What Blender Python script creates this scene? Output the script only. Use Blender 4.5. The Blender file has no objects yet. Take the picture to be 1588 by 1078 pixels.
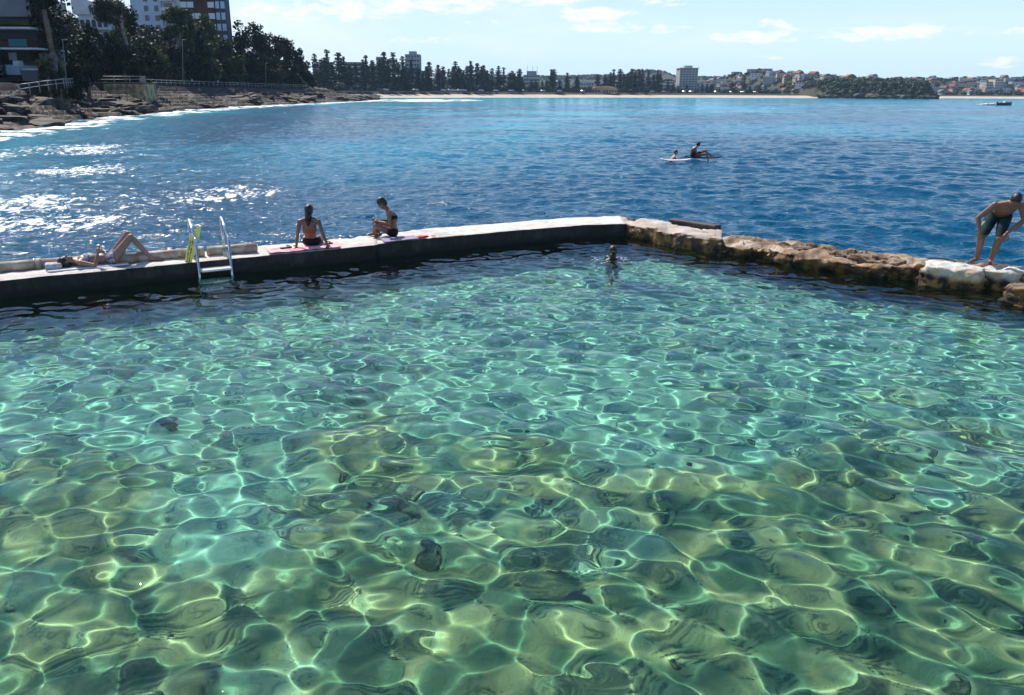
import bpy, bmesh, math, random
import numpy as np
from mathutils import Vector, Matrix, Euler, noise
R = math.radians
sc = bpy.context.scene
C = sc.collection
rnd = random.Random(11)

# ------------------------------------------------------------------ camera
H = 3.35
F = 1246.0
cam = bpy.data.cameras.new('camera')
cam_o = bpy.data.objects.new('camera', cam); C.objects.link(cam_o); sc.camera = cam_o
cam.sensor_width = 36; cam.lens = 36 * F / 1588; cam.clip_start = .05; cam.clip_end = 12000
CM = Matrix.Rotation(R(90 - 17.6), 3, 'X') @ Matrix.Rotation(R(.30), 3, 'Z')
cam_o.matrix_world = Matrix.Translation((0, 0, H)) @ CM.to_4x4()


def ray(px, py):
    return CM @ Vector(((px - 794) / F, (539 - py) / F, -1))


def P(px, py, z):                       # the point of the sight line at height z
    d = ray(px, py); t = (z - H) / d.z
    return Vector((d.x * t, d.y * t, z))


def at(px, py, Y):                      # the point of the sight line at distance Y
    d = ray(px, py); t = Y / d.y
    return Vector((d.x * t, Y, H + d.z * t))


# ------------------------------------------------------------------ light
EL, AZ = R(50), R(-33)
sd = Vector((math.sin(AZ) * math.cos(EL), math.cos(AZ) * math.cos(EL), math.sin(EL)))
sl = bpy.data.lights.new('sun', 'SUN'); sl.energy = 5.0; sl.angle = R(.4); sl.color = (1, .92, .78)
so = bpy.data.objects.new('sun', sl); C.objects.link(so); so.rotation_euler = sd.to_track_quat('Z', 'Y').to_euler()
so.location = (-40, 60, 60)
sl.cycles.is_caustics_light = True

world = bpy.data.worlds.new('World'); sc.world = world; world.use_nodes = True
wt = world.node_tree


def N(t, kind, **kw):
    n = t.nodes.new('ShaderNode' + kind)
    for k, v in kw.items():
        if k.startswith('i_'):
            n.inputs[k[2:].replace('_', ' ')].default_value = v
        else:
            setattr(n, k, v)
    return n


def val(t, sock, v):
    if isinstance(v, (int, float, tuple, list)):
        sock.default_value = v
    else:
        t.links.new(v, sock)


def M_(t, op, a, b=None, c=None, clamp=False):
    n = t.nodes.new('ShaderNodeMath'); n.operation = op; n.use_clamp = clamp
    val(t, n.inputs[0], a)
    if b is not None: val(t, n.inputs[1], b)
    if c is not None: val(t, n.inputs[2], c)
    return n.outputs[0]


def mixc(t, fac, a, b, mode='MIX'):
    n = t.nodes.new('ShaderNodeMix'); n.data_type = 'RGBA'; n.blend_type = mode
    val(t, n.inputs[0], fac)
    val(t, n.inputs[6], a if not isinstance(a, tuple) or len(a) == 4 else (*a, 1))
    val(t, n.inputs[7], b if not isinstance(b, tuple) or len(b) == 4 else (*b, 1))
    return n.outputs[2]


def ramp(t, fac, stops):
    n = t.nodes.new('ShaderNodeValToRGB'); e = n.color_ramp.elements
    while len(e) < len(stops): e.new(.5)
    for s, (p, c) in zip(e, stops):
        s.position = p; s.color = (*c, 1) if len(c) == 3 else c
    t.links.new(fac, n.inputs[0]); return n.outputs[0]


def mapr(t, v, a, b, c=0., d=1., smooth=True):
    n = t.nodes.new('ShaderNodeMapRange'); n.interpolation_type = 'SMOOTHSTEP' if smooth else 'LINEAR'
    t.links.new(v, n.inputs[0])
    for i, x in zip((1, 2, 3, 4), (a, b, c, d)): n.inputs[i].default_value = x
    return n.outputs[0]


def nz(t, vec, scale, detail=4, rough=.55, dist=0., out=0):
    n = t.nodes.new('ShaderNodeTexNoise'); n.inputs['Scale'].default_value = scale
    n.inputs['Detail'].default_value = detail; n.inputs['Roughness'].default_value = rough
    n.inputs['Distortion'].default_value = dist
    if vec is not None: t.links.new(vec, n.inputs['Vector'])
    return n.outputs[out]


sky = N(wt, 'TexSky', sky_type='NISHITA', sun_disc=False)
sky.sun_elevation = EL; sky.sun_rotation = AZ; sky.altitude = 0
sky.air_density = 1.0; sky.dust_density = .25; sky.ozone_density = 3.0
tc = wt.nodes.new('ShaderNodeTexCoord')
sx = wt.nodes.new('ShaderNodeSeparateXYZ'); wt.links.new(tc.outputs['Generated'], sx.inputs[0])
az = M_(wt, 'ARCTAN2', sx.outputs[0], sx.outputs[1])
el = M_(wt, 'ARCSINE', sx.outputs[2])
cmb = wt.nodes.new('ShaderNodeCombineXYZ')
wt.links.new(az, cmb.inputs[0]); wt.links.new(M_(wt, 'MULTIPLY', el, 2.6), cmb.inputs[1])
n1 = nz(wt, cmb.outputs[0], 34, 8, .64, .2)
# px centre, half widths, strength
clouds = [(1170, 58, 85, 10, .9), (1225, 52, 30, 9, .8), (1338, 52, 55, 11, 1.2), (1372, 55, 35, 8, 1), (1430, 46, 34, 12, 1.2),
          (1200, 37, 30, 8, .8), (1510, 48, 50, 6, .7), (1570, 47, 25, 5, .7), (915, 22, 70, 12, 1.1), (940, 42, 60, 9, 1), (1035, 45, 35, 7, .8),
          (560, 12, 110, 18, .95), (690, 4, 110, 16, 1.0), (840, -6, 90, 14, 1), (480, 22, 50, 10, .7), (745, 33, 26, 6, .6), (1030, 3, 40, 7, .7),
          (1560, 98, 40, 8, .7), (650, 62, 60, 6, .5), (1190, 90, 30, 4, .4), (380, 15, 60, 14, .8)]
tot = None
for (px, py, hx, hy, st) in clouds:
    d = ray(px, py).normalized(); a0 = math.atan2(d.x, d.y); e0 = math.asin(d.z)
    u = M_(wt, 'DIVIDE', M_(wt, 'SUBTRACT', az, a0), hx / F)
    v = M_(wt, 'DIVIDE', M_(wt, 'SUBTRACT', el, e0), hy / F)
    r2 = M_(wt, 'ADD', M_(wt, 'MULTIPLY', u, u), M_(wt, 'MULTIPLY', v, v))
    m = M_(wt, 'MULTIPLY', M_(wt, 'SUBTRACT', 1.25, r2, clamp=True), st)
    tot = m if tot is None else M_(wt, 'MAXIMUM', tot, m)
cl = M_(wt, 'ADD', tot, M_(wt, 'MULTIPLY', M_(wt, 'SUBTRACT', n1, .5), 4.6))
cmask = M_(wt, 'MULTIPLY', mapr(wt, cl, .25, 1.35), mapr(wt, tot, 0, .3))
n2 = nz(wt, cmb.outputs[0], 5, 5, .6, .6)
veil = M_(wt, 'MULTIPLY', mapr(wt, n2, .40, .66), mapr(wt, az, .45, -.35, .06, .75))
base = mixc(wt, 1.0, sky.outputs[0], (.66, 1.0, 1.36), 'MULTIPLY')
# the pale air low over the horizon
low = mapr(wt, el, .21, .05, 0, .93)
base = mixc(wt, low, base, (8.9, 11.3, 13.6))
base = mixc(wt, veil, base, (10.8, 11.7, 12.6))
base = mixc(wt, M_(wt, 'MULTIPLY', cmask, .8), base, (12.4, 12.7, 13.2))
wt.links.new(base, wt.nodes['Background'].inputs[0]); wt.nodes['Background'].inputs[1].default_value = .075


# ------------------------------------------------------------------ materials
def mat(name, color=(.5, .5, .5), rough=.7, metal=0., var=None, vscale=3., bump=0., bscale=8., spec=.5, coords='Object', stops=None, bdet=5):
    m = bpy.data.materials.new(name); m.use_nodes = True; t = m.node_tree
    b = t.nodes['Principled BSDF']; b.inputs['Roughness'].default_value = rough; b.inputs['Metallic'].default_value = metal
    b.inputs['Specular IOR Level'].default_value = spec
    co = t.nodes.new('ShaderNodeTexCoord').outputs[coords]
    if stops:
        t.links.new(ramp(t, nz(t, co, vscale, 6, .6), stops), b.inputs[0])
    elif var:
        t.links.new(mixc(t, mapr(t, nz(t, co, vscale, 5, .6), .38, .62), color, var), b.inputs[0])
    else:
        b.inputs[0].default_value = (*color, 1)
    if bump:
        bn = t.nodes.new('ShaderNodeBump'); bn.inputs['Strength'].default_value = 1; bn.inputs['Distance'].default_value = bump
        t.links.new(nz(t, co, bscale, bdet, .6), bn.inputs['Height']); t.links.new(bn.outputs[0], b.inputs['Normal'])
    return m


# ------------------------------------------------------------------ helpers
def tag(o, label=None, cat=None, group=None, kind=None):
    if label: o['label'] = label
    if cat: o['category'] = cat
    if group: o['group'] = group
    if kind: o['kind'] = kind
    return o


def empty(name, loc=(0, 0, 0), rz=0.):
    o = bpy.data.objects.new(name, None); C.objects.link(o); o.location = loc; o.rotation_euler = (0, 0, rz); o.empty_display_size = .1
    return o


def link(name, me, parent=None, m=None, recv=False):
    o = bpy.data.objects.new(name, me); C.objects.link(o)
    if m is not None:
        for x in (m if isinstance(m, (list, tuple)) else [m]): me.materials.append(x)
    if parent is not None: o.parent = parent
    if recv: o.cycles.is_caustics_receiver = True
    return o


def np_mesh(name, co, faces, smooth=True, mi=None):
    me = bpy.data.meshes.new(name); co = np.asarray(co, np.float32); faces = np.asarray(faces, np.int32)
    k = faces.shape[1]
    me.vertices.add(len(co)); me.vertices.foreach_set('co', co.ravel())
    me.loops.add(faces.size); me.loops.foreach_set('vertex_index', faces.ravel())
    me.polygons.add(len(faces)); me.polygons.foreach_set('loop_start', np.arange(len(faces), dtype=np.int32) * k)
    me.polygons.foreach_set('use_smooth', np.full(len(faces), smooth))
    if mi is not None: me.polygons.foreach_set('material_index', np.asarray(mi, np.int32))
    me.update(calc_edges=True); me.validate()
    return me


def grid_faces(a, b, mask=None):
    i = np.arange(a * b).reshape(a, b)
    f = np.stack([i[:-1, :-1], i[:-1, 1:], i[1:, 1:], i[1:, :-1]], -1)
    if mask is not None: f = f[mask]
    return f.reshape(-1, 4)


def compact(co, f):
    used = np.unique(f); mp = np.zeros(len(co), np.int64); mp[used] = np.arange(len(used))
    return co[used], mp[f], used


class MB:                                # gathers shapes into ONE mesh
    def __init__(s): s.bm = bmesh.new()

    def box(s, c, size, rz=0., mi=0, bev=0., rot=None):
        g = bmesh.ops.create_cube(s.bm, size=1)
        vs = g['verts']; m = Matrix.Translation(c) @ (rot.to_4x4() if rot else Matrix.Rotation(rz, 4, 'Z')) @ Matrix.Diagonal((*size, 1))
        bmesh.ops.transform(s.bm, matrix=m, verts=vs)
        fs = {f for v in vs for f in v.link_faces}
        for f in fs: f.material_index = mi
        if bev:
            es = list({e for v in vs for e in v.link_edges})
            r = bmesh.ops.bevel(s.bm, geom=es, offset=bev, segments=2, affect='EDGES', profile=.5)
            for f in r['faces']: f.material_index = mi
        return s

    def cone(s, a, b, r0, r1, seg=12, mi=0, caps=True):
        a, b = Vector(a), Vector(b); d = b - a; L = d.length
        if L < 1e-6: return s
        g = bmesh.ops.create_cone(s.bm, cap_ends=caps, segments=seg, radius1=r0, radius2=r1, depth=L)
        m = Matrix.Translation((a + b) / 2) @ d.to_track_quat('Z', 'Y').to_matrix().to_4x4()
        bmesh.ops.transform(s.bm, matrix=m, verts=g['verts'])
        for f in {f for v in g['verts'] for f in v.link_faces}: f.material_index = mi; f.smooth = len(f.verts) == 4
        return s

    def ball(s, c, r, sub=2, scale=(1, 1, 1), rot=None, mi=0):
        g = bmesh.ops.create_icosphere(s.bm, subdivisions=sub, radius=r)
        m = Matrix.Translation(c) @ (rot.to_4x4() if rot else Matrix.Identity(4)) @ Matrix.Diagonal((*scale, 1))
        bmesh.ops.transform(s.bm, matrix=m, verts=g['verts'])
        for f in {f for v in g['verts'] for f in v.link_faces}: f.material_index = mi; f.smooth = True
        return s

    def pill(s, a, b, r0, r1, seg=14):
        s.cone(a, b, r0, r1, seg); s.ball(a, r0, 2); s.ball(b, r1, 2); return s

    def tube(s, pts, r, seg=10, mi=0):
        pts = [Vector(p) for p in pts]
        for i in range(len(pts) - 1):
            s.cone(pts[i], pts[i + 1], r, r, seg, mi)
            if i: s.ball(pts[i], r * 1.0, 2, mi=mi)
        return s

    def prism(s, poly, y0, y1, mi=0, M=None):     # polygon in x,z pulled along y
        a = [s.bm.verts.new((x, y0, z)) for x, z in poly]; b = [s.bm.verts.new((x, y1, z)) for x, z in poly]
        n = len(poly)
        fs = [s.bm.faces.new(a), s.bm.faces.new(list(reversed(b)))]
        for i in range(n): fs.append(s.bm.faces.new([a[i], b[i], b[(i + 1) % n], a[(i + 1) % n]]))
        for f in fs: f.material_index = mi
        if M is not None: bmesh.ops.transform(s.bm, matrix=M, verts=a + b)
        return s

    def build(s, name, m=None, parent=None, recv=False):
        bmesh.ops.recalc_face_normals(s.bm, faces=s.bm.faces)
        me = bpy.data.meshes.new(name); s.bm.to_mesh(me); s.bm.free()
        return link(name, me, parent, m, recv)


def copy_tree(o, parent=None):
    c = o.copy(); C.objects.link(c)
    if parent is not None: c.parent = parent
    for ch in list(o.children): copy_tree(ch, c)
    return c


def smooth_curve(pts, step):
    pts = [Vector(p) for p in pts]; out = []
    for i in range(len(pts) - 1):
        p0 = pts[max(i - 1, 0)]; p1 = pts[i]; p2 = pts[i + 1]; p3 = pts[min(i + 2, len(pts) - 1)]
        n = max(1, int((p2 - p1).length / step))
        for k in range(n):
            t = k / n
            out.append(.5 * ((2 * p1) + (p2 - p0) * t + (2 * p0 - 5 * p1 + 4 * p2 - p3) * t * t + (3 * p1 - p0 - 3 * p2 + p3) * t ** 3))
    out.append(pts[-1]); return out


# ------------------------------------------------------------------ wave fields
def field(L, n, seed, peak, spread, wind, rms, aniso=.65):
    g = np.random.default_rng(seed)
    k1 = np.fft.fftfreq(n, L / n) * 2 * np.pi
    kx, ky = np.meshgrid(k1, k1); k = np.hypot(kx, ky) + 1e-9
    S = np.exp(-((np.log(k * peak / (2 * np.pi))) / spread) ** 2)
    th = np.arctan2(ky, kx) - wind
    S = S * ((1 - aniso) + aniso * np.cos(th) ** 2)
    A = np.sqrt(S) / k * (g.normal(size=k.shape) + 1j * g.normal(size=k.shape)); A[0, 0] = 0
    h = np.real(np.fft.ifft2(A))
    gx = np.gradient(h, L / n, axis=1); gy = np.gradient(h, L / n, axis=0)
    return h * rms / np.sqrt((gx ** 2 + gy ** 2).mean())


def sample(h, L, x, y):
    n = h.shape[0]; u = (x / L * n) % n; v = (y / L * n) % n
    i = np.floor(u).astype(int); j = np.floor(v).astype(int); fu = u - i; fv = v - j
    i %= n; j %= n; i1 = (i + 1) % n; j1 = (j + 1) % n
    return (h[j, i] * (1 - fu) + h[j, i1] * fu) * (1 - fv) + (h[j1, i] * (1 - fu) + h[j1, i1] * fu) * fv


def fnoise(x, y, scale, seed=0):         # cheap value noise from a tile
    g = np.random.default_rng(seed); t = g.random((64, 64))
    return sample(t, 64 * scale, x, y)


def fbm(x, y, scale, seed=0, o=4):
    s = 0; a = .5
    for k in range(o): s = s + a * fnoise(x, y, scale / 2 ** k, seed + k); a *= .5
    return s / (1 - .5 ** o)


# ------------------------------------------------------------------ pool wall lines
ZT = .31
WALL_N = [P(x, y, ZT) for x, y in ((-60, 441), (0, 434.5), (60, 428), (213, 414.5), (285, 407), (360, 400), (460, 391), (585, 378.5), (640, 372), (790, 358), (910, 348.5), (972, 347))]
a, b = WALL_N[1], WALL_N[0]; WALL_N.insert(0, b + (b - a).normalized() * 14)
WALL_F = [P(x, y, ZT) for x, y in ((-60, 417), (0, 412.5), (60, 407.5), (213, 397), (285, 391), (360, 385), (460, 376), (585, 363.5), (640, 357), (790, 345), (900, 336), (962, 335.5))]
a, b = WALL_F[1], WALL_F[0]; WALL_F.insert(0, b + (b - a).normalized() * 14)
RW_N = [P(x, y, ZT) for x, y in ((972, 347), (1000, 352.5), (1033, 360), (1120, 373.5), (1200, 385), (1290, 398), (1380, 409), (1460, 413), (1540, 421), (1600, 430))]
a, b = RW_N[-2], RW_N[-1]; RW_N.append(b + (b - a).normalized() * 12)
RW_F = [P(x, y, ZT) for x, y in ((962, 335.5), (1000, 340), (1033, 346), (1120, 359), (1200, 368.5), (1290, 379), (1380, 389), (1460, 397), (1540, 408), (1600, 417))]
a, b = RW_F[-2], RW_F[-1]; RW_F.append(b + (b - a).normalized() * 12)
mid = [(p + q) / 2 for p, q in zip(WALL_N, WALL_F)] + [(p + q) / 2 for p, q in zip(RW_N, RW_F)][1:]


def wall_y(x):                            # the wall's middle line as y of x
    mx = np.array([p.x for p in mid]); my = np.array([p.y for p in mid]); o = np.argsort(mx)
    return np.interp(x, mx[o], my[o])


# ------------------------------------------------------------------ pool water (real waves; the caustics are refracted sunlight)
def pool_field():
    n = 1100; L = 22.
    h = field(L, n, 5, .54, .50, R(62), .082, .6) + field(L, n, 6, 1.8, .4, R(70), .030) + field(L, n, 7, .33, .3, R(45), .012, .4)
    xs = -12.5 + np.arange(n) * L * 1.16 / n
    ys = -.6 + np.arange(n) * L / n
    X, Y = np.meshgrid(xs, ys)
    g = 1.0 + .25 * (fbm(X, Y, 5., 3, 2) - .5) * 2
    # ring waves round the swimmer
    s = P(950, 404, 0); rr = np.hypot(X - s.x, Y - s.y)
    hh = sample(h, L, X, Y) * g + .012 * np.sin(rr * 2 * np.pi / .34) * np.exp(-rr / .9)
    k = (Y[:-1, :-1] < wall_y(X[:-1, :-1]))
    co = np.stack([X, Y, hh], -1).reshape(-1, 3)
    co, f, _ = compact(co, grid_faces(n, n, k))
    return np_mesh('water', co, f)


def water_mat():
    m = bpy.data.materials.new('pool_water'); m.use_nodes = True; t = m.node_tree; t.nodes.clear()
    rf = N(t, 'BsdfRefraction'); rf.inputs['IOR'].default_value = 1.30; rf.inputs['Roughness'].default_value = 0
    rf.inputs[0].default_value = (.74, .97, .94, 1)
    gl = N(t, 'BsdfGlossy'); gl.inputs['Roughness'].default_value = .0
    fr = N(t, 'Fresnel'); fr.inputs[0].default_value = 1.30
    mx = N(t, 'MixShader'); t.links.new(fr.outputs[0], mx.inputs[0]); t.links.new(rf.outputs[0], mx.inputs[1]); t.links.new(gl.outputs[0], mx.inputs[2])
    o = N(t, 'OutputMaterial'); t.links.new(mx.outputs[0], o.inputs[0]); return m


pw = link('water', pool_field(), None, water_mat()); tag(pw, kind='structure'); pw.cycles.is_caustics_caster = True


# pool floor
def floor_z(X, Y):
    return -1.40 - .012 * np.clip(Y - 3, 0, 20) + .22 * (fbm(X, Y, 2.6, 21, 4) - .5) + .05 * (fbm(X, Y, .6, 31, 3) - .5)


def floor_mesh():
    xs = np.arange(-15, 17, .09); ys = np.arange(-3, 23, .09); X, Y = np.meshgrid(xs, ys)
    co = np.stack([X, Y, floor_z(X, Y)], -1).reshape(-1, 3)
    return np_mesh('ground', co, grid_faces(len(ys), len(xs)))


def floor_mat():
    m = bpy.data.materials.new('pool_floor'); m.use_nodes = True; t = m.node_tree
    b = t.nodes['Principled BSDF']; b.inputs['Roughness'].default_value = 1; b.inputs['Specular IOR Level'].default_value = 0
    co = t.nodes.new('ShaderNodeTexCoord').outputs['Object']
    s = t.nodes.new('ShaderNodeSeparateXYZ'); t.links.new(co, s.inputs[0])
    weed = nz(t, co, .42, 5, .58, .1)
    # more weed on the shallow rock close to the near edge, sand further out
    wy = mapr(t, s.outputs[1], 4.5, 12., .16, -.10)
    wmask = mapr(t, M_(t, 'ADD', weed, wy), .44, .62)
    sand = ramp(t, nz(t, co, 1.6, 5, .6), [(.3, (.15, .31, .265)), (.55, (.31, .475, .38)), (.75, (.18, .36, .315))])
    alg = ramp(t, nz(t, co, 2.1, 3, .5), [(.28, (.065, .130, .095)), (.46, (.13, .20, .125)), (.62, (.42, .41, .21)), (.78, (.19, .28, .18))])
    c = mixc(t, wmask, sand, alg)
    dk = mapr(t, nz(t, co, .9, 3, .55, .2), .58, .70)
    c = mixc(t, M_(t, 'MULTIPLY', dk, .45), c, (.03, .07, .06))
    sp = mapr(t, nz(t, co, 14, 3, .6), .60, .72); c = mixc(t, M_(t, 'MULTIPLY', sp, .5), c, (.05, .08, .05))
    # a cleft in the rock
    crk = t.nodes.new('ShaderNodeTexVoronoi'); crk.feature = 'DISTANCE_TO_EDGE'; crk.inputs['Scale'].default_value = .38
    wv = t.nodes.new('ShaderNodeVectorMath'); wv.operation = 'ADD'; t.links.new(co, wv.inputs[0])
    t.links.new(nz(t, co, 1.2, 4, .6, 0, 1), wv.inputs[1]); t.links.new(wv.outputs[0], crk.inputs['Vector'])
    c = mixc(t, M_(t, 'MULTIPLY', mapr(t, crk.outputs[0], .010, .04, .6, 0), mapr(t, nz(t, co, .5, 2), .5, .62)), c, (.02, .04, .035))
    t.links.new(c, b.inputs[0])
    bn = t.nodes.new('ShaderNodeBump'); bn.inputs['Distance'].default_value = .05
    t.links.new(nz(t, co, 5, 6, .6), bn.inputs['Height']); t.links.new(bn.outputs[0], b.inputs['Normal'])
    return m


pf = link('ground', floor_mesh(), None, floor_mat(), True); tag(pf, kind='structure'); pf.name = 'pool_floor_ground'


# ------------------------------------------------------------------ sea
def shore_x(y):                            # water's edge of the rocky shore on the left
    return np.interp(y, [0, 40, 60, 67, 83, 111, 149, 196, 254, 330, 393, 405, 412], [-27, -33, -40, -43, -46.5, -53.5, -60, -63, -62, -60, -60.5, -66, -90])


CX = [-2000, -130, -100, -80, -64, 3, 122, 220, 265, 290, 312, 336, 350, 375, 420, 470, 560, 700, 1500]
CY = [455, 450, 500, 540, 560, 640, 740, 792, 800, 770, 722, 697, 702, 775, 870, 925, 905, 850, 700]


def coast_y(x): return np.interp(x, CX, CY)


def sea_mesh():
    n = 512
    f1 = field(40., n, 12, 1.25, .55, R(78), .15, .72); f2 = field(130., n, 13, 5.0, .5, R(66), .04, .7); f3 = field(13., n, 14, .42, .45, R(75), .13, .5)
    rr = [8.]
    while rr[-1] < 1400: rr.append(rr[-1] * (1.0052 if rr[-1] < 150 else 1.009))
    rr = np.array(rr); th = np.linspace(R(-72), R(72), 1250)
    TH, RR = np.meshgrid(th, rr); X = RR * np.sin(TH); Y = RR * np.cos(TH)
    sp = RR * .0046
    h = sample(f1, 40., X, Y) * np.clip(1.2 - sp / .55, 0, 1) + sample(f2, 130., X, Y) * np.clip(1.3 - sp / 3.2, 0, 1) + sample(f3, 13., X, Y) * np.clip(1.1 - sp / .2, 0, 1)
    g = .6 + .8 * fbm(X, Y, 22., 41, 3)
    h = h * g - .10
    # foam: along the rocks, off the point, on the beaches
    d = X - shore_x(Y); d = np.where(Y > 412, 999, d)
    w = 3.0 + 7 * fbm(X, Y, 9., 50, 3) + np.clip((Y - 60) / 40, 0, 4)
    nn = fbm(X, Y, 2.2, 55, 4)
    foam = np.clip(1.25 - d / w, 0, 1) * np.clip((nn - .37) * 5, 0, 1)
    pt = P(655, 156.5, -.1)
    e = ((X - (-38)) / 30) ** 2 + ((Y - 375) / 80) ** 2
    foam = np.maximum(foam, np.clip(1.5 - e * 1.6, 0, 1) * np.clip((fbm(X, Y * .35, 3.5, 60, 3) - .38) * 7, 0, 1))
    glit = np.zeros_like(X)  # patches of the left water where sun glitter is painted white
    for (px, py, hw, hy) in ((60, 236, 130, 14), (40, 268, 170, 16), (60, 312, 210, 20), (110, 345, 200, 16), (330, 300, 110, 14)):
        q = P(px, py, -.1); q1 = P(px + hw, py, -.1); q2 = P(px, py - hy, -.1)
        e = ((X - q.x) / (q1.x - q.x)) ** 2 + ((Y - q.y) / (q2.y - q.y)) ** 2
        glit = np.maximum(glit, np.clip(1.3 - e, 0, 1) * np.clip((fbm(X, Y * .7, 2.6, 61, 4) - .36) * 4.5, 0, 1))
    db = coast_y(X) - Y
    foam = np.maximum(foam, np.clip(1.2 - db / 9, 0, 1)); foam = np.maximum(foam, .8 * (np.abs(db - 26) < 3.5) * (fnoise(X, Y, 30, 70) > .5))
    h = h + .10 * foam * (nn)
    # shallow sandy bottom showing as turquoise
    sh = np.clip((fbm(X, Y, 26., 80, 4) - .42) * 4.0, 0, 1) * np.interp(Y, [12, 30, 60, 120], [.55, .38, .55, .9])
    sh = np.maximum(sh, np.clip((Y - 130) / 250, 0, 1) * (.75 + .9 * (fbm(X, Y, 60, 83, 3) - .4)))
    sh = np.maximum(sh, np.clip(1.4 - d / 14, 0, 1) * .6)
    foam = np.where(False, foam, foam)
    sh = np.clip(sh * np.interp(X / np.maximum(Y, 1), [-.2, .1, .5], [.80, .85, .60]) + .10 * (Y > 130), 0, 1)
    keep = (Y > wall_y(X)) & (Y > 2) & (Y < coast_y(X) + 30)
    keep = keep[:-1, :-1] & ((d > -9)[:-1, :-1])
    co = np.stack([X, Y, h], -1).reshape(-1, 3)
    co, f, used = compact(co, grid_faces(len(rr), len(th), keep))
    me = np_mesh('sea', co, f)
    for nm, arr in (('foam', foam), ('shallow', sh), ('spray_glitter', glit)):
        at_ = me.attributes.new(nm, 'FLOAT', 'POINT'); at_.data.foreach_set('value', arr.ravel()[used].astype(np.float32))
    return me


def sea_mat():
    m = bpy.data.materials.new('sea'); m.use_nodes = True; t = m.node_tree
    b = t.nodes['Principled BSDF']; b.inputs['IOR'].default_value = 1.33; b.inputs['Specular IOR Level'].default_value = .19
    co = t.nodes.new('ShaderNodeTexCoord').outputs['Object']
    fa = t.nodes.new('ShaderNodeAttribute'); fa.attribute_name = 'foam'; sa = t.nodes.new('ShaderNodeAttribute'); sa.attribute_name = 'shallow'
    c = ramp(t, sa.outputs['Fac'], [(0, (.0, .060, .130)), (.35, (.0, .135, .24)), (.7, (.0, .29, .41)), (1, (.004, .39, .46))])
    fo = mapr(t, M_(t, 'ADD', fa.outputs['Fac'], M_(t, 'MULTIPLY', M_(t, 'SUBTRACT', nz(t, co, 2.4, 6, .7), .5), 1.1)), .35, .65)
    fo = M_(t, 'MULTIPLY', fo, mapr(t, fa.outputs['Fac'], .02, .15))
    ga = t.nodes.new('ShaderNodeAttribute'); ga.attribute_name = 'spray_glitter'  # mask for sun glitter put into the base colour as white flecks
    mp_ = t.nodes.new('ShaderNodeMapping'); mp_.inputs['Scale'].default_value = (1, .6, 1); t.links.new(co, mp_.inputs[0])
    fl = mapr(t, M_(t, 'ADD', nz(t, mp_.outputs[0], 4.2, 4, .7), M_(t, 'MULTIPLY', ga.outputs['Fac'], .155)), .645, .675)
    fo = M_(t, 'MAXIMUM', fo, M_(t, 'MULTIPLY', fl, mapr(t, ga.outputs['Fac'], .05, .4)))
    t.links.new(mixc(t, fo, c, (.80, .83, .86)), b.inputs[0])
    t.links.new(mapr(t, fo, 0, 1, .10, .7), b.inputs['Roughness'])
    bn = t.nodes.new('ShaderNodeBump'); bn.inputs['Distance'].default_value = .065; bn.inputs['Strength'].default_value = 1
    hh = M_(t, 'ADD', nz(t, co, 5.5, 3, .55, .4), M_(t, 'MULTIPLY', nz(t, co, 1.1, 3, .6, .3), 3.2))
    sy = t.nodes.new('ShaderNodeSeparateXYZ'); t.links.new(co, sy.inputs[0])
    hh = M_(t, 'ADD', hh, M_(t, 'MULTIPLY', nz(t, co, .30, 5, .62, .3), mapr(t, sy.outputs[1], 45, 170, 0, 11)))
    t.links.new(hh, bn.inputs['Height']); t.links.new(bn.outputs[0], b.inputs['Normal'])
    return m


sea = link('sea', sea_mesh(), None, sea_mat()); tag(sea, kind='structure')
# ------------------------------------------------------------------ pool walls
def concrete_mat(name, tops, faces, algae=0.):
    m = bpy.data.materials.new(name); m.use_nodes = True; t = m.node_tree
    b = t.nodes['Principled BSDF']; b.inputs['Roughness'].default_value = .85
    co = t.nodes.new('ShaderNodeTexCoord').outputs['Object']
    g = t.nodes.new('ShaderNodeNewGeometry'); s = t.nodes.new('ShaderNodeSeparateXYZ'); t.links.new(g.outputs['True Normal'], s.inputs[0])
    p = t.nodes.new('ShaderNodeSeparateXYZ'); t.links.new(co, p.inputs[0])
    st = nz(t, co, 1.6, 7, .68)
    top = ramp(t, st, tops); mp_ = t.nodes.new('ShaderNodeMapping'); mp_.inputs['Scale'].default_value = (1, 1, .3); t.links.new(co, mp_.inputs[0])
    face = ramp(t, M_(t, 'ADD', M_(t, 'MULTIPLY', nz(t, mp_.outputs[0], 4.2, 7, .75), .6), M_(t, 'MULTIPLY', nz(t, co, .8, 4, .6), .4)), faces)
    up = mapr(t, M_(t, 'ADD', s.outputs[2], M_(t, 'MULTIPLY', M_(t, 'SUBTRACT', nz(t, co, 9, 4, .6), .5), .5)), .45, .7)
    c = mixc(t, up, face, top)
    c = mixc(t, M_(t, 'MULTIPLY', mapr(t, nz(t, co, 22, 4, .7), .58, .72), .45), c, (.10, .085, .07))
    wl = mapr(t, M_(t, 'ADD', p.outputs[2], M_(t, 'MULTIPLY', M_(t, 'SUBTRACT', st, .5), .35)), .17, .05)
    c = mixc(t, wl, c, (.02, .02, .018) if not algae else (.022, .014, .010))
    if algae:
        yl = M_(t, 'MULTIPLY', mapr(t, nz(t, co, 2.6, 5, .65), .45, .6), mapr(t, p.outputs[2], .42, .25, 0, algae))
        c = mixc(t, yl, c, (.50, .27, .07))
    t.links.new(c, b.inputs[0])
    bn = t.nodes.new('ShaderNodeBump'); bn.inputs['Distance'].default_value = .03
    t.links.new(nz(t, co, 9, 9, .78), bn.inputs['Height']); bn.inputs['Distance'].default_value = .05; t.links.new(bn.outputs[0], b.inputs['Normal'])
    return m


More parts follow.
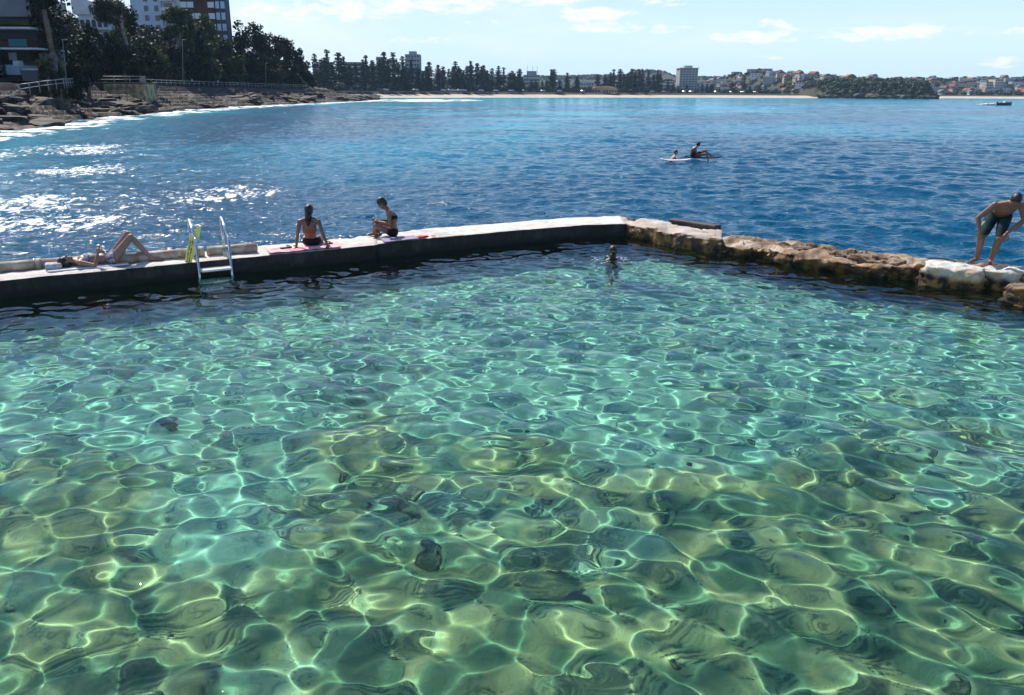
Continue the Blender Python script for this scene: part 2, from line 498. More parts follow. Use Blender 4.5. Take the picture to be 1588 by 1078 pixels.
TOPS = [(.25, (.40, .36, .32)), (.45, (.66, .62, .58)), (.6, (.78, .75, .72)), (.75, (.58, .53, .48))]
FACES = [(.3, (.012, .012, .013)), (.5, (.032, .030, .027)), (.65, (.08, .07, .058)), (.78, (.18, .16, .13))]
m_conc = concrete_mat('sea_wall_concrete', TOPS, FACES)
m_rough = concrete_mat('eroded_concrete', [(.25, (.26, .21, .17)), (.45, (.50, .44, .39)), (.62, (.60, .56, .52)), (.75, (.34, .27, .2))],
                       [(.3, (.02, .013, .009)), (.5, (.09, .055, .035)), (.65, (.30, .20, .12)), (.8, (.58, .46, .34))], .35)
m_rock = concrete_mat('ledge_rock', [(.3, (.05, .035, .025)), (.42, (.15, .095, .06)), (.52, (.30, .22, .16)), (.62, (.56, .49, .44)), (.8, (.20, .13, .09))],
                      [(.3, (.014, .009, .007)), (.5, (.06, .034, .02)), (.62, (.30, .18, .10)), (.74, (.62, .48, .34))], .3)
m_pale = concrete_mat('pale_boulder', [(.3, (.55, .52, .46)), (.5, (.78, .76, .72)), (.7, (.86, .85, .82))],
                      [(.3, (.36, .33, .26)), (.5, (.62, .59, .50)), (.7, (.78, .76, .70))], .55)


def lofted(name, Nl, Fl, m, amp=.02, edge=.03, topamp=.012, step=.10, zt=lambda s: ZT, ragged=0., seed=0, ztn=None):
    segs = []
    for i in range(len(Nl) - 1):
        k = max(1, int((Nl[i + 1] - Nl[i]).length / step))
        for j in range(k): segs.append((Nl[i].lerp(Nl[i + 1], j / k), Fl[i].lerp(Fl[i + 1], j / k)))
    segs.append((Nl[-1], Fl[-1]))
    prof = [(0, -1.9), (0, -1.2), (0, -.7), (0, -.4), (0, -.25), (0, -.15), (0, -.08), (0, 0), (0, .06), (0, .12), (0, .18), (0, .24), (0, .30), (0, .35), (0, .39), (0.012, 1)]
    prof += [(x, 1) for x in (.04, .08, .14, .2, .27, .34, .42, .5, .58, .66, .74, .82, .9, .95, .985)] + [(1, .38), (1, .3), (1, .2), (1, .1), (1, 0), (1, -.2), (1, -.6), (1, -1.6)]
    V = []
    so_ = Vector((seed * 7.3, 3.1, 0)); s = 0; prev = None
    for nn, ff in segs:
        if prev is not None: s += (nn - prev).length
        prev = nn
        w = (ff - nn); wd = w.normalized()
        rag = ragged * (noise.fractal(Vector((s * .9, seed, 0)), .8, 2.1, 5) * .6)
        z0 = zt(s)
        for (x, z) in prof:
            isTop = z == 1
            zz = z0 if isTop else (z / .41 * z0 if z > 0 else z)
            p = nn + w * x; p = Vector((p.x, p.y, zz))
            if x <= .5: p += wd * rag * max(0, 1 - x * 2.2)
            q = p * 1.0 + so_
            d = noise.fractal(q * 2.2, .75, 2.1, 5); d2 = noise.fractal(q * 7.0, .8, 2.1, 4)
            if isTop:
                e = max(0, 1 - min(x, 1 - x) / .10)
                p.z += topamp * (d * 2 + d2) - edge * e * (.6 + .8 * abs(d)); 
                if ragged: p.z += .055 * round(2.6 * noise.noise(Vector((q.x * 1.0 + q.y * .4, q.y * 2.2, 3))))
            else:
                sgn = -1 if x == 0 else 1
                p += wd * sgn * amp * (d * 2 + d2)
                if ragged and x == 0: p += wd * ragged * (.35 * max(0, noise.noise(q * 1.7)) + (.25 if -.1 < z < .2 else 0) * abs(noise.noise(q * .8 + Vector((5, 5, 5)))))
            V.append(p)
    k = len(prof)
    me = np_mesh(name, [tuple(v) for v in V], grid_faces(len(segs), k))
    bm = bmesh.new(); bm.from_mesh(me)
    for sidx in (0, len(segs) - 1):
        bm.verts.ensure_lookup_table()
        try: bm.faces.new([bm.verts[sidx * k + j] for j in range(k)])
        except Exception: pass
    bmesh.ops.recalc_face_normals(bm, faces=bm.faces); bm.to_mesh(me); bm.free()
    o = link(name, me, None, m, True); return o


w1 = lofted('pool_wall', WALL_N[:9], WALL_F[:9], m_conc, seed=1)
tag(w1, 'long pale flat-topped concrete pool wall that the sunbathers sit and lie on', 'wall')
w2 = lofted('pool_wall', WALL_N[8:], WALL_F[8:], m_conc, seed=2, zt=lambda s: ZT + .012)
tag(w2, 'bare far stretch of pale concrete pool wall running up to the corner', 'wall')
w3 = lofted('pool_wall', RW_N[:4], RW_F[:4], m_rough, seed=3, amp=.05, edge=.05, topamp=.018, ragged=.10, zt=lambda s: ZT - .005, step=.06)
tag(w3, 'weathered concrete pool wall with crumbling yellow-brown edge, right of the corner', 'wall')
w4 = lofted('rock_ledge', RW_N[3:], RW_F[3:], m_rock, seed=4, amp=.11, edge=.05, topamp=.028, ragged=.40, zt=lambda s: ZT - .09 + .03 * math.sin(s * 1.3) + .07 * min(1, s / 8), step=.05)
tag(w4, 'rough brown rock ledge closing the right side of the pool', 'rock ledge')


def rock_mesh(name, r, sc_, seed, sub=4, rough=.25, flat=0., cl=.10):
    bm = bmesh.new(); bmesh.ops.create_icosphere(bm, subdivisions=sub, radius=1)
    o = Vector((seed * 3.7, seed * 1.9, seed))
    for v in bm.verts:
        d = v.co.normalized()
        # squared-off block shape
        m_ = max(abs(d.x), abs(d.y), abs(d.z)); k = 1 + .45 * (1 / m_ - 1)
        f = noise.fractal(d * 1.3 + o, .8, 2.1, 6); g = noise.fractal(d * 5 + o, .8, 2.1, 4)
        cell = noise.cell(d * 2.1 + o) * cl
        v.co = d * r * k * (1 + rough * f + rough * .25 * g + cell)
        v.co = Vector((v.co.x * sc_[0], v.co.y * sc_[1], v.co.z * sc_[2]))
        if flat and v.co.z > flat: v.co.z = flat + (v.co.z - flat) * .12
    for f in bm.faces: f.smooth = True
    me = bpy.data.meshes.new(name); bm.to_mesh(me); bm.free(); return me


q = P(1474, 432, .12)
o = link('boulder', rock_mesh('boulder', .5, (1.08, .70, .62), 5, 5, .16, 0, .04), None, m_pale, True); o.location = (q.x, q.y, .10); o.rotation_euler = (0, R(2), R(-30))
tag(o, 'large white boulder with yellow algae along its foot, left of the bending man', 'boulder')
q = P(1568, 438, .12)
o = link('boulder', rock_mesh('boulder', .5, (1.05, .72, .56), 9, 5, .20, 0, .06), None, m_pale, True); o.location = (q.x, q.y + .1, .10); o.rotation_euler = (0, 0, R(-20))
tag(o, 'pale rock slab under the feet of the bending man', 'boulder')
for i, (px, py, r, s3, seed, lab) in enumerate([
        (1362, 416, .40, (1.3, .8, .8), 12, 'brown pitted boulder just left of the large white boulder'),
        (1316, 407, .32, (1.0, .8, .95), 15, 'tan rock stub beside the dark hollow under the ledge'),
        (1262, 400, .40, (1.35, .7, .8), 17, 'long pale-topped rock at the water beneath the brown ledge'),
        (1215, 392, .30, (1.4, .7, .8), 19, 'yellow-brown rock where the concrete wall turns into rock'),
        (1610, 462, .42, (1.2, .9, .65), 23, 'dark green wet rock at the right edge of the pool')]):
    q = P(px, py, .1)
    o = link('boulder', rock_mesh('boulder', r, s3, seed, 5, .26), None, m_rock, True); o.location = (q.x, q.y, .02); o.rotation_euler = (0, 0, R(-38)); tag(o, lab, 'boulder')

m_beam = mat('wet_beam', (.03, .025, .022), .6, var=(.06, .05, .04), vscale=4, bump=.02)
pa, pb = P(1036, 347.5, .28), P(1108, 360, .26)
k = MB(); d = (pb - pa); mid_ = (pa + pb) / 2
k.box((0, 0, 0), (d.length, .26, .20), bev=.03)
o = k.build('beam', m_beam); o.location = mid_ + Vector((.12, .16, .03)); o.rotation_euler = (0, 0, math.atan2(d.y, d.x))
tag(o, 'dark wet timber beam along the sea side of the wall right of the corner', 'beam')

# rocks under the pool water
m_sub = mat('submerged_rock', (.045, .07, .05), 1, var=(.20, .25, .15), vscale=5, bump=.03)
for i, (px, py, r, s3, sd_, lab) in enumerate([(664, 880, .085, (1.1, .9, .8), 31, 'small dark rock on the pool bed at the end of a dark cleft'),
                                         (628, 812, .10, (.5, 2.2, .5), 33, 'narrow dark rock under water trending up from the small rock')]):
    q = P(px, py, -.9)
    z = float(floor_z(np.array([q.x]), np.array([q.y]))[0])
    o = link('submerged_rock', rock_mesh('submerged_rock', r, s3, sd_, 4, .3, 0, 0), None, m_sub, True); o.location = (q.x, q.y, z + .02); o.rotation_euler = (0, 0, rnd.uniform(-.5, .5) + (.5 if 'narrow' in lab else 0))
    tag(o, lab, 'rock')

sv_ = [rock_mesh('stone', .10, (1.3, 1, .6), 140 + i, 3, .3, 0, 0) for i in range(4)]
for m_ in sv_: m_.materials.append(m_sub)
for i in range(48):
    x, y = rnd.uniform(-4.5, 5.5), rnd.uniform(3.2, 9.5); o = bpy.data.objects.new('stone', rnd.choice(sv_)); C.objects.link(o); s_ = rnd.choice((.25, .35, .45, .55)) * rnd.uniform(.8, 1.3)
    o.location = (x, y, float(floor_z(np.array([x]), np.array([y]))[0]) + .01); o.scale = (s_, s_, s_); o.rotation_euler = (0, 0, rnd.uniform(0, 6)); o.cycles.is_caustics_receiver = True
    tag(o, 'fist-sized dark stone lying loose on the pool bed', 'stone', 'loose stones on the pool bed')

# pipe along the outer edge of the wall
m_pipe = mat('pipe', (.50, .42, .33), .6, var=(.30, .23, .17), vscale=6, bump=.006, bscale=20)
tr = empty('pipe', (0, 0, 0)); tag(tr, 'thick weathered tan pipe laid along the sea side of the wall behind the sunbathers', 'pipe')
pts = []
for x, y in ((0, 412.5), (60, 407.5), (213, 397), (285, 391), (312, 388.5), (398, 381.5)): pts.append(P(x, y + 2, ZT + .09))
pts.insert(0, pts[0] + (pts[0] - pts[1]).normalized() * 8)
spl = [pts[:2] + [pts[2]], [pts[2], pts[3], pts[4], pts[5]], [pts[5], pts[6]]]
for i, ps in enumerate(spl):
    ps = list(ps)
    if i: ps[0] = ps[0].lerp(ps[1], .03 if i == 1 else .10)
    k = MB(); k.tube(ps, .092, 18); k.build('pipe_length', m_pipe, tr)
for p in (pts[2], pts[5]):
    k = MB(); dr = (pts[4] - pts[3]).normalized(); k.cone(p - dr * .05, p + dr * .05, .106, .106, 18); k.build('collar', m_pipe, tr)

U = (WALL_N[8] - WALL_N[2]); U.z = 0; U.normalize(); NV = Vector((U.y, -U.x, 0))      # along the wall, towards the pool
WA = math.atan2(U.y, U.x)

# ladder
m_steel = mat('steel', (.62, .64, .66), .22, 1., bump=.002, bscale=40)
m_tread = mat('tread', (.78, .78, .76), .6)
Ll, Lr = P(305, 404.5, ZT), P(355, 400.5, ZT)
t_ = empty('pool_ladder', Ll); tag(t_, 'steel pool ladder with two bent handrails on the wall edge', 'ladder')
for Lp in (Ll, Lr):
    o0 = Lp - Ll
    z = lambda h: Vector((0, 0, h - ZT))
    pts = [o0 + NV * .13 + z(-1.05), o0 + NV * .13 + z(.69), o0 + NV * .09 + z(.75), o0 - NV * .30 + z(1.03), o0 - NV * .36 + z(1.04), o0 - NV * .38 + z(.98), o0 - NV * .30 + z(ZT)]
    k = MB(); k.tube(pts, .024, 12); hr = k.build('handrail', m_steel, t_, True)
    k = MB(); k.cone(o0 - NV * .30 + z(ZT + .0), o0 - NV * .30 + z(ZT + .03), .06, .055, 16); k.build('foot_plate', m_steel, t_)
k = MB(); o0 = Lr - Ll; k.tube([o0 - NV * .30 + Vector((0, 0, .13)), o0 + NV * .10 + Vector((0, 0, .02))], .022, 8)
k.box(o0 - NV * .3 + Vector((0, 0, .05)), (.09, .05, .10), WA); k.build('bracket', m_steel, t_)
for zz in (.16, -.28, -.65):
    s = MB(); c = (Lr - Ll) / 2 + NV * .14; w_ = (Lr - Ll).length - .05
    for i in range(14):
        s.box(c + U * (w_ * (i / 13 - .5)) + Vector((0, 0, zz - ZT)), (w_ / 13 * .62, .25, .03), WA)
    s.box(c + NV * .125 + Vector((0, 0, zz - ZT - .004)), (w_, .02, .034), WA); s.box(c - NV * .125 + Vector((0, 0, zz - ZT - .004)), (w_, .02, .034), WA)
    s.build('tread', m_tread, t_, True)

# yellow sign tied to the left handrail
m_yel = mat('yellow_plastic', (.88, .76, .20), .45)
m_ink = mat('ink', (.03, .03, .03), .6)
Ys = Ll.y - .05
t_ = empty('warning_sign', at(296, 400, Ys)); tag(t_, 'yellow plastic warning sign hanging crooked on the left ladder rail', 'sign')
org = at(296, 400, Ys)


def slab_px(name, pl, Y, th, m, parent):
    k = MB(); po = [at(x, y, Y) - org for x, y in pl]
    k.prism([(p.x, p.z) for p in po], (Y - Ys), (Y - Ys) + th); return k.build(name, m, parent)


slab_px('hanging_tab', [(305, 351), (311.5, 352), (308, 372.5), (303, 373), (303.5, 363), (301, 355.5), (304, 356.5)], Ys + .03, .012, m_yel, t_)
k = MB(); pl = [(295.5, 362), (299, 365), (300, 379), (303, 392), (299, 401), (295.5, 414.5), (284, 416.5), (288, 396)]
k.prism([((at(x, y, Ys) - org).x, (at(x, y, Ys) - org).z) for x, y in pl], 0, .012)
for i in range(17):
    f = i / 16; x = 297.2 - f * 6.3; y = 374 + f * 36
    for j in range(2):
        p = at(x + (j * 3.4 - 1.9) + rnd.uniform(-.3, .3), y, Ys - .002) - org
        if rnd.random() < .85: k.box((p.x, -.002, p.z), (.014 + .012 * rnd.random(), .006, .010 + .014 * rnd.random()), mi=1, rot=Matrix.Rotation(R(rnd.choice((-12, 12, 70))), 3, 'Y'))
k.build('sign_panel', [m_yel, m_ink], t_)

# ------------------------------------------------------------------ people
def skin_mat(name, c):
    m = bpy.data.materials.new(name); m.use_nodes = True; t = m.node_tree; b = t.nodes['Principled BSDF']
    co = t.nodes.new('ShaderNodeTexCoord').outputs['Object']
    t.links.new(mixc(t, mapr(t, nz(t, co, 9, 4, .6), .35, .65), c, tuple(x * .8 for x in c)), b.inputs[0]); b.inputs['Roughness'].default_value = .42
    return m


SK1 = skin_mat('skin_tan', (.20, .098, .065)); SK2 = skin_mat('skin_light', (.32, .18, .13)); SK3 = skin_mat('skin_brown', (.19, .10, .07))
m_hair = mat('dark_hair', (.012, .009, .008), .45, bump=.006, bscale=60); m_hairb = mat('brown_hair', (.035, .02, .013), .45, bump=.006, bscale=60)


def frame_of(up, side):
    up = up.normalized(); side = (side - up * side.dot(up)).normalized(); f = up.cross(side)
    return Matrix((side, f, up)).transposed()


def hand(k, wr, d, nrm, L, curl=.5, side=1):
    d = d.normalized(); nrm = (nrm - d * nrm.dot(d)).normalized(); s = d.cross(nrm) * side
    k.ball(wr + d * .045 * L, .04 * L, 2, (1, 1, 1)); k.pill(wr, wr + d * .05 * L, .024 * L, .026 * L, 10)
    for i, (off, ln) in enumerate(((-.030, .068), (-.010, .078), (.010, .074), (.028, .058))):
        b_ = wr + (d * .078 + s * off) * L
        m1 = b_ + (d * math.cos(curl * .5) + nrm * math.sin(curl * .5)).normalized() * ln * .55 * L
        e = m1 + (d * math.cos(curl * 1.3) + nrm * math.sin(curl * 1.3)).normalized() * ln * .5 * L
        k.pill(wr + (d * .03 + s * off * .8) * L, b_, .012 * L, .0105 * L, 8); k.pill(b_, m1, .0105 * L, .0095 * L, 8); k.pill(m1, e, .0095 * L, .008 * L, 8)
    t0 = wr + (d * .02 - s * .025) * L; t1 = t0 + (d * .03 - s * .03 + nrm * .012) * L; t2 = t1 + (d * .035 - s * .008 + nrm * .012) * L
    k.pill(t0, t1, .014 * L, .012 * L, 8); k.pill(t1, t2, .012 * L, .009 * L, 8)


def person(label, J, skin, loc, rz=0., f=1., voxel=.008, group=None, fem=True, L=1.):
    """J: joint positions around the person's base; returns the body (one continuous mesh)."""
    J = {k: Vector(v) for k, v in J.items() if k not in ('face', 'pl', 'pr', 'curl', 'dl', 'dr')} | {k: v for k, v in J.items() if k in ('face', 'pl', 'pr', 'curl', 'dl', 'dr')}
    k = MB()
    side = J['sr'] - J['sl']; up = J['neck'] - J['pelvis']; F3 = frame_of(up, side)
    FP = frame_of(J['chest'] - J['pelvis'], J['hr'] - J['hl'])
    w = .92 if fem else 1.06
    k.ball(J['pelvis'], 1, 3, (.168 * (1.04 if fem else .97) * L, .108 * L, .115 * L), FP)
    wa = J['pelvis'].lerp(J['chest'], .5); k.ball(wa, 1, 3, (.128 * w * L, .090 * L, .15 * L), F3)
    k.ball(J['chest'], 1, 3, (.158 * w * L, .106 * L, .165 * L), F3)
    cu = J['chest'].lerp(J['neck'], .45); k.ball(cu, 1, 3, (.165 * w * L, .088 * L, .10 * L), F3)
    for s_, e_, h_ in (('sl', 'el', 'wl'), ('sr', 'er', 'wr')):
        k.pill(cu, J[s_], .07 * L, .054 * w * L); k.pill(J['neck'].lerp(J['head'], .15), J[s_], .045 * L, .040 * L)
        k.pill(J[s_], J[s_].lerp(J[e_], .45), .052 * w * L, .046 * w * L); k.pill(J[s_].lerp(J[e_], .45), J[e_], .046 * w * L, .036 * w * L)
        k.pill(J[e_], J[e_].lerp(J[h_], .3), .037 * w * L, .039 * w * L); k.pill(J[e_].lerp(J[h_], .3), J[h_], .039 * w * L, .025 * L)
    k.pill(J['neck'] - up.normalized() * .04, J['head'], .052 * L, .048 * L)
    for n_, kn, an, to in (('hl', 'kl', 'al', 'tl'), ('hr', 'kr', 'ar', 'tr')):
        k.pill(J[n_], J[n_].lerp(J[kn], .4), .095 * L, .080 * L); k.pill(J[n_].lerp(J[kn], .4), J[kn], .080 * L, .054 * L)
        k.pill(J[kn], J[kn].lerp(J[an], .3), .053 * L, .056 * L); k.pill(J[kn].lerp(J[an], .3), J[an], .056 * L, .034 * L)
        fd = J[to] - J[an]; k.pill(J[an] - fd * .18, J[an].lerp(J[to], .6), .034 * L, .036 * L); k.pill(J[an].lerp(J[to], .55), J[to], .034 * L, .020 * L)
        sd2 = fd.cross(Vector((0, 0, 1))).normalized()
        for i in range(5): k.pill(J[an].lerp(J[to], .8) + sd2 * (i - 2) * .014, J[to] + sd2 * (i - 2) * .016 - fd * .05 * abs(i - 1), .011, .009, 6)
    # head with a face
    fv = Vector(J['face']).normalized(); hu = (J['head'] - J['neck']); hu = (hu - fv * hu.dot(fv)).normalized(); sv = fv.cross(hu)
    FH = Matrix((sv, fv, hu)).transposed(); hc = J['head'] + hu * .045
    g = lambda a_, b_, c_: hc + (sv * a_ + fv * b_ + hu * c_) * L
    k.ball(g(0, -.008, .02), 1, 3, (.074 * L, .094 * L, .095 * L), FH); k.ball(g(0, .022, -.045), 1, 3, (.056 * L, .066 * L, .070 * L), FH)
    k.ball(g(0, .06, -.092), .024 * L, 2); k.pill(g(0, .083, .01), g(0, .104, -.028), .010 * L, .014 * L, 8); k.ball(g(0, .080, -.058), 1, 2, (.024 * L, .012 * L, .010 * L), FH)
    for s_ in (-1, 1):
        k.ball(g(s_ * .074, -.008, -.012), 1, 2, (.010 * L, .018 * L, .032 * L), FH); k.ball(g(s_ * .030, .076, .004), .013 * L, 2); k.pill(g(s_ * .014, .084, .022), g(s_ * .045, .074, .024), .009 * L, .007 * L, 6)
    for h_, e_, pn, dd, sg in (('wl', 'el', 'pl', 'dl', -1), ('wr', 'er', 'pr', 'dr', 1)):
        fd = (J[h_] - J[e_]).normalized()
        dv = Vector(J[dd]).normalized() if dd in J else fd
        hand(k, J[h_], dv, Vector(J.get(pn, (0, 0, -1))), L, J.get('curl', .45), sg)
    me = bpy.data.meshes.new('raw'); k.bm.to_mesh(me); k.bm.free()
    tmp = bpy.data.objects.new('raw', me); C.objects.link(tmp)
    rm = tmp.modifiers.new('r', 'REMESH'); rm.mode = 'VOXEL'; rm.voxel_size = voxel; rm.use_smooth_shade = True
    sm = tmp.modifiers.new('s', 'SMOOTH'); sm.factor = .5; sm.iterations = 3 if voxel < .012 else 1
    dg = bpy.context.evaluated_depsgraph_get(); dg.update()
    out = bpy.data.meshes.new_from_object(tmp.evaluated_get(dg)); out.name = 'person'
    bpy.data.objects.remove(tmp); bpy.data.meshes.remove(me)
    o = link('person', out, None, skin, True); o.location = loc; o.rotation_euler = (0, 0, rz)
    tag(o, label, 'person', group)
    o['_fh'] = 0; del o['_fh']
    return o, J, (hc, FH, F3)


def garment(name, body, pred, m, off=.006, label=None):
    me0 = body.data; bm = bmesh.new(); bm.from_mesh(me0); bm.normal_update()
    kill = [f for f in bm.faces if not pred(f.calc_center_median())]
    bmesh.ops.delete(bm, geom=kill, context='FACES')
    bm.normal_update(); nrm = {v: v.normal.copy() for v in bm.verts}
    for v, n_ in nrm.items(): v.co += n_ * off
    r = bmesh.ops.extrude_face_region(bm, geom=list(bm.faces))
    bmesh.ops.translate(bm, vec=(0, 0, 0), verts=[])
    for f in bm.faces: f.smooth = True
    me = bpy.data.meshes.new(name); bm.to_mesh(me); bm.free(); me.materials.clear()
    o = link(name, me, body, m, True)
    if label: o['label'] = label
    return o


def inframe(c, Fm, lo, hi):
    Ft = Fm.transposed(); c = Vector(c)
    def f(p):
        q_ = Ft @ (p - c); return all(lo[i] <= q_[i] <= hi[i] for i in range(3))
    return f


def near_seg(a, b_, r):
    a, b_ = Vector(a), Vector(b_)
    def f(p):
        d_ = b_ - a; t = max(0, min(1, (p - a).dot(d_) / d_.length_squared)); return (p - a - d_ * t).length < r
    return f


def hair(body, hc, FH, m, long=0., bun=False, drop=None):
    k = MB(); g = lambda a_, b_, c_: hc + FH @ Vector((a_, b_, c_))
    k.ball(g(0, -.018, .034), 1, 3, (.085, .100, .100), FH)
    k.ball(g(0, -.050, -.02), 1, 3, (.074, .066, .085), FH)
    if long:
        dn = drop or Vector((0, 0, -1)); p0 = g(0, -.06, -.02)
        k.pill(p0, p0 + dn * long * .6, .07, .058, 12); k.pill(p0 + dn * long * .6, p0 + dn * long, .058, .026, 12)
    if bun: k.ball(g(0, -.10, .08), .042, 2)
    return k.build('hair', m, body, True)


top_z = ZT
# woman lying on her back
ux, uy = U.x, U.y
J = dict(pelvis=(0, 0, .125), chest=(-.36, .01, .135), neck=(-.585, .01, .125), head=(-.70, .01, .13), sl=(-.53, .18, .12), sr=(-.53, -.17, .115),
         el=(-.34, .25, .06), wl=(-.14, .10, .24), er=(-.30, -.26, .055), wr=(-.215, -.16, .27), hl=(.03, .085, .115), hr=(.03, -.085, .115),
         kl=(.33, .07, .53), kr=(.36, -.06, .49), al=(.66, .07, .06), ar=(.665, -.10, .055), tl=(.86, .06, .03), tr=(.86, -.12, .03),
         face=(.05, 0, 1), pl=(.2, -.3, -1), pr=(.3, 1, -.1), dl=(.5, -.6, .2), dr=(.1, .2, 1), curl=.7)
c = P(175, 408, ZT)
pr1, J1, (hc, FH, F3) = person('woman lying on her back on the wall, knees bent up, in a patterned bikini', J, SK2, c + NV * .12 - U * .02, WA, voxel=.008)
m_bik1 = mat('patterned_cloth', (.75, .72, .8), .7, var=(.14, .12, .30), vscale=24)
g1 = inframe(J1['chest'], F3, (-.17, -.3, -.02), (.17, .3, .13)); Fx = F3
garment('bikini_top', pr1, lambda p: g1(p) and p.x > -.46 and p.x < -.30 and p.z > .08 and abs(p.y) < .16, m_bik1)
garment('bikini_bottom', pr1, lambda p: -.10 < p.x < .07 + .2 * max(0, p.z - .12) and abs(p.y) < .20 and p.z < .26 and not (p.x > .03 and abs(p.y) > .1), m_bik1)
hair(pr1, hc, FH, m_hair, .20, drop=Vector((-.75, 0, -.5)))
k = MB(); k.box((0, 0, 0), (1.30, .52, .025), bev=.01); o = k.build('towel', mat('white_towel', (.72, .72, .74), .95, bump=.01, bscale=30)); o.location = c + NV * .10 - U * .42 + Vector((0, 0, .016)); o.rotation_euler = (0, 0, WA); tag(o, 'thin white towel under the lying woman', 'towel')
k = MB(); k.box((0, 0, 0), (.26, .30, .10), bev=.03); o = k.build('cushion', mat('grey_cloth', (.5, .5, .53), .95, var=(.3, .3, .33), vscale=12, bump=.01, bscale=20)); o.location = c + NV * .10 - U * .96 + Vector((0, 0, .075)); o.rotation_euler = (0, 0, WA); tag(o, 'folded grey cloth pillow behind the lying woman\'s head', 'pillow')

# woman sitting with her back to the pool
J = dict(pelvis=(0, 0, .11), chest=(.0, -.085, .375), neck=(.01, -.10, .575), head=(.015, -.09, .685), sl=(-.185, -.11, .52), sr=(.19, -.11, .525),
         el=(-.235, -.16, .27), wl=(-.265, -.22, .045), er=(.27, -.17, .28), wr=(.36, -.24, .045), hl=(-.09, .03, .10), hr=(.09, .03, .10),
         kl=(-.12, .42, .13), kr=(.13, .42, .12), al=(-.11, .50, -.28), ar=(.12, .50, -.28), tl=(-.12, .68, -.34), tr=(.13, .68, -.34),
         face=(.25, 1, -.05), pl=(0, 0, -1), pr=(0, 0, -1), dl=(-.3, -.7, -.1), dr=(.4, -.7, -.1), curl=.15)
c = P(481, 384, ZT)
pr2, J2, (hc, FH, F3) = person('woman with long dark hair sitting back to the pool in an orange bikini', J, SK1, c + Vector((0, .12, .012)), R(5), voxel=.008)
m_or = mat('orange_cloth', (.75, .10, .03), .7); m_blk = mat('black_cloth', (.012, .012, .016), .7)
garment('bikini_top', pr2, lambda p: .285 < p.z < .345 and abs(p.x) < .155 and -.25 < p.y < .1, m_or)
garment('bikini_bottom', pr2, lambda p: p.z < .175 and abs(p.x) < .19 and p.y < .12 and p.y > -.2, m_blk)
hair(pr2, hc, FH, m_hair, .26, drop=Vector((-.05, -.12, -1)))
k = MB(); g_ = lambda a_, b_, c_: hc + FH @ Vector((a_, b_, c_)); pts = [g_(.082 * math.cos(a_), .02, .03 + .108 * math.sin(a_)) for a_ in np.linspace(-.1, math.pi + .1, 12)]
k.tube(pts, .008, 6); k.build('hair_band', mat('tan_band', (.5, .35, .3), .5), pr2)
# pink towel
def towel(name, w_, d_, loc, rz, m, lab, amp=.008):
    n = 26; vs = []; 
    for j in range(n):
        for i in range(n):
            x = (i / (n - 1) - .5) * w_; y = (j / (n - 1) - .5) * d_; vs.append((x + .02 * math.sin(y * 9), y + .015 * math.sin(x * 7), amp * (1 + noise.noise(Vector((x * 6, y * 6, loc[0])))) * 1.3 + .006))
    me = np_mesh(name, vs, grid_faces(n, n)); o = link(name, me, None, m); s_ = o.modifiers.new('s', 'SOLIDIFY'); s_.thickness = .008
    o.location = loc; o.rotation_euler = (0, 0, rz); tag(o, lab, 'towel'); return o
m_pink = mat('pink_towel', (.75, .22, .28), .95, var=(.85, .55, .58), vscale=5, bump=.008, bscale=50)
towel('towel', 1.45, .42, P(472, 385.5, ZT + .012), WA, m_pink, 'crumpled pink towel spread under the woman in the orange bikini')

# person sitting cross-legged in profile
J = dict(pelvis=(0, 0, .11), chest=(.0, .0, .40), neck=(-.10, .0, .615), head=(-.195, .0, .70), sl=(-.07, .17, .56), sr=(-.06, -.17, .56),
         el=(-.10, .21, .32), wl=(-.30, .12, .34), er=(-.08, -.22, .31), wr=(-.32, -.10, .355), hl=(-.02, .09, .11), hr=(-.02, -.09, .11),
         kl=(-.40, .20, .28), kr=(-.37, -.16, .27), al=(-.30, -.02, .05), ar=(-.42, .10, .055), tl=(-.44, -.12, .03), tr=(-.58, .06, .035),
         face=(-.75, 0, -.65), pl=(0, 0, 1), pr=(0, 0, 1), dl=(-1, -.2, .1), dr=(-1, .3, .1), curl=.8)
c = P(607, 369, ZT)
pr3, J3, (hc, FH, F3) = person('person sitting cross-legged in profile, head bowed over their hands, in a black bikini', J, SK1, c + Vector((.03, .10, .01)), R(8), voxel=.008)
garment('bikini_top', pr3, lambda p: .40 < p.z < .47 and p.x > -.18 and p.x < .2 and abs(p.y) < .17, m_blk)
garment('bikini_bottom', pr3, lambda p: p.z < .19 and p.x > -.12 and abs(p.y) < .22, m_blk)
hair(pr3, hc, FH, m_hair, 0)
k = MB(); k.box((0, 0, 0), (.075, .15, .009), bev=.003); o = k.build('mobile_phone', mat('phone_glass', (.02, .02, .025), .15)); 
o.location = c + Vector((.03, .10, .01)) + Matrix.Rotation(R(8), 3, 'Z') @ Vector((-.42, .0, .40)); o.rotation_euler = (R(0), R(-25), R(8)); tag(o, 'small dark phone held by the cross-legged person', 'phone')
towel('towel', .80, .40, P(620, 371, ZT + .027), WA, mat('violet_towel', (.30, .26, .40), .95, bump=.008, bscale=40), 'grey violet cloth under and beside the cross-legged person')

# small things left on the wall
def lump(name, px, py, s3, m, lab, cat, seed=1):
    p_ = P(px, py, ZT + .02); o = link(name, rock_mesh(name, .5, s3, seed, 3, .12), None, m); o.location = p_ + Vector((0, 0, s3[2] * .4)); o.rotation_euler = (0, 0, WA); tag(o, lab, cat)
lump('cloth', 655, 368.5, (.28, .14, .05), mat('red_cloth', (.65, .05, .06), .9), 'little red cloth lying on the bare wall right of the towels', 'cloth')
lump('cloth', 672, 366.5, (.12, .06, .02), mat('red_cloth_b', (.6, .12, .12), .9), 'tiny red scrap farthest right on the wall', 'cloth', 3)


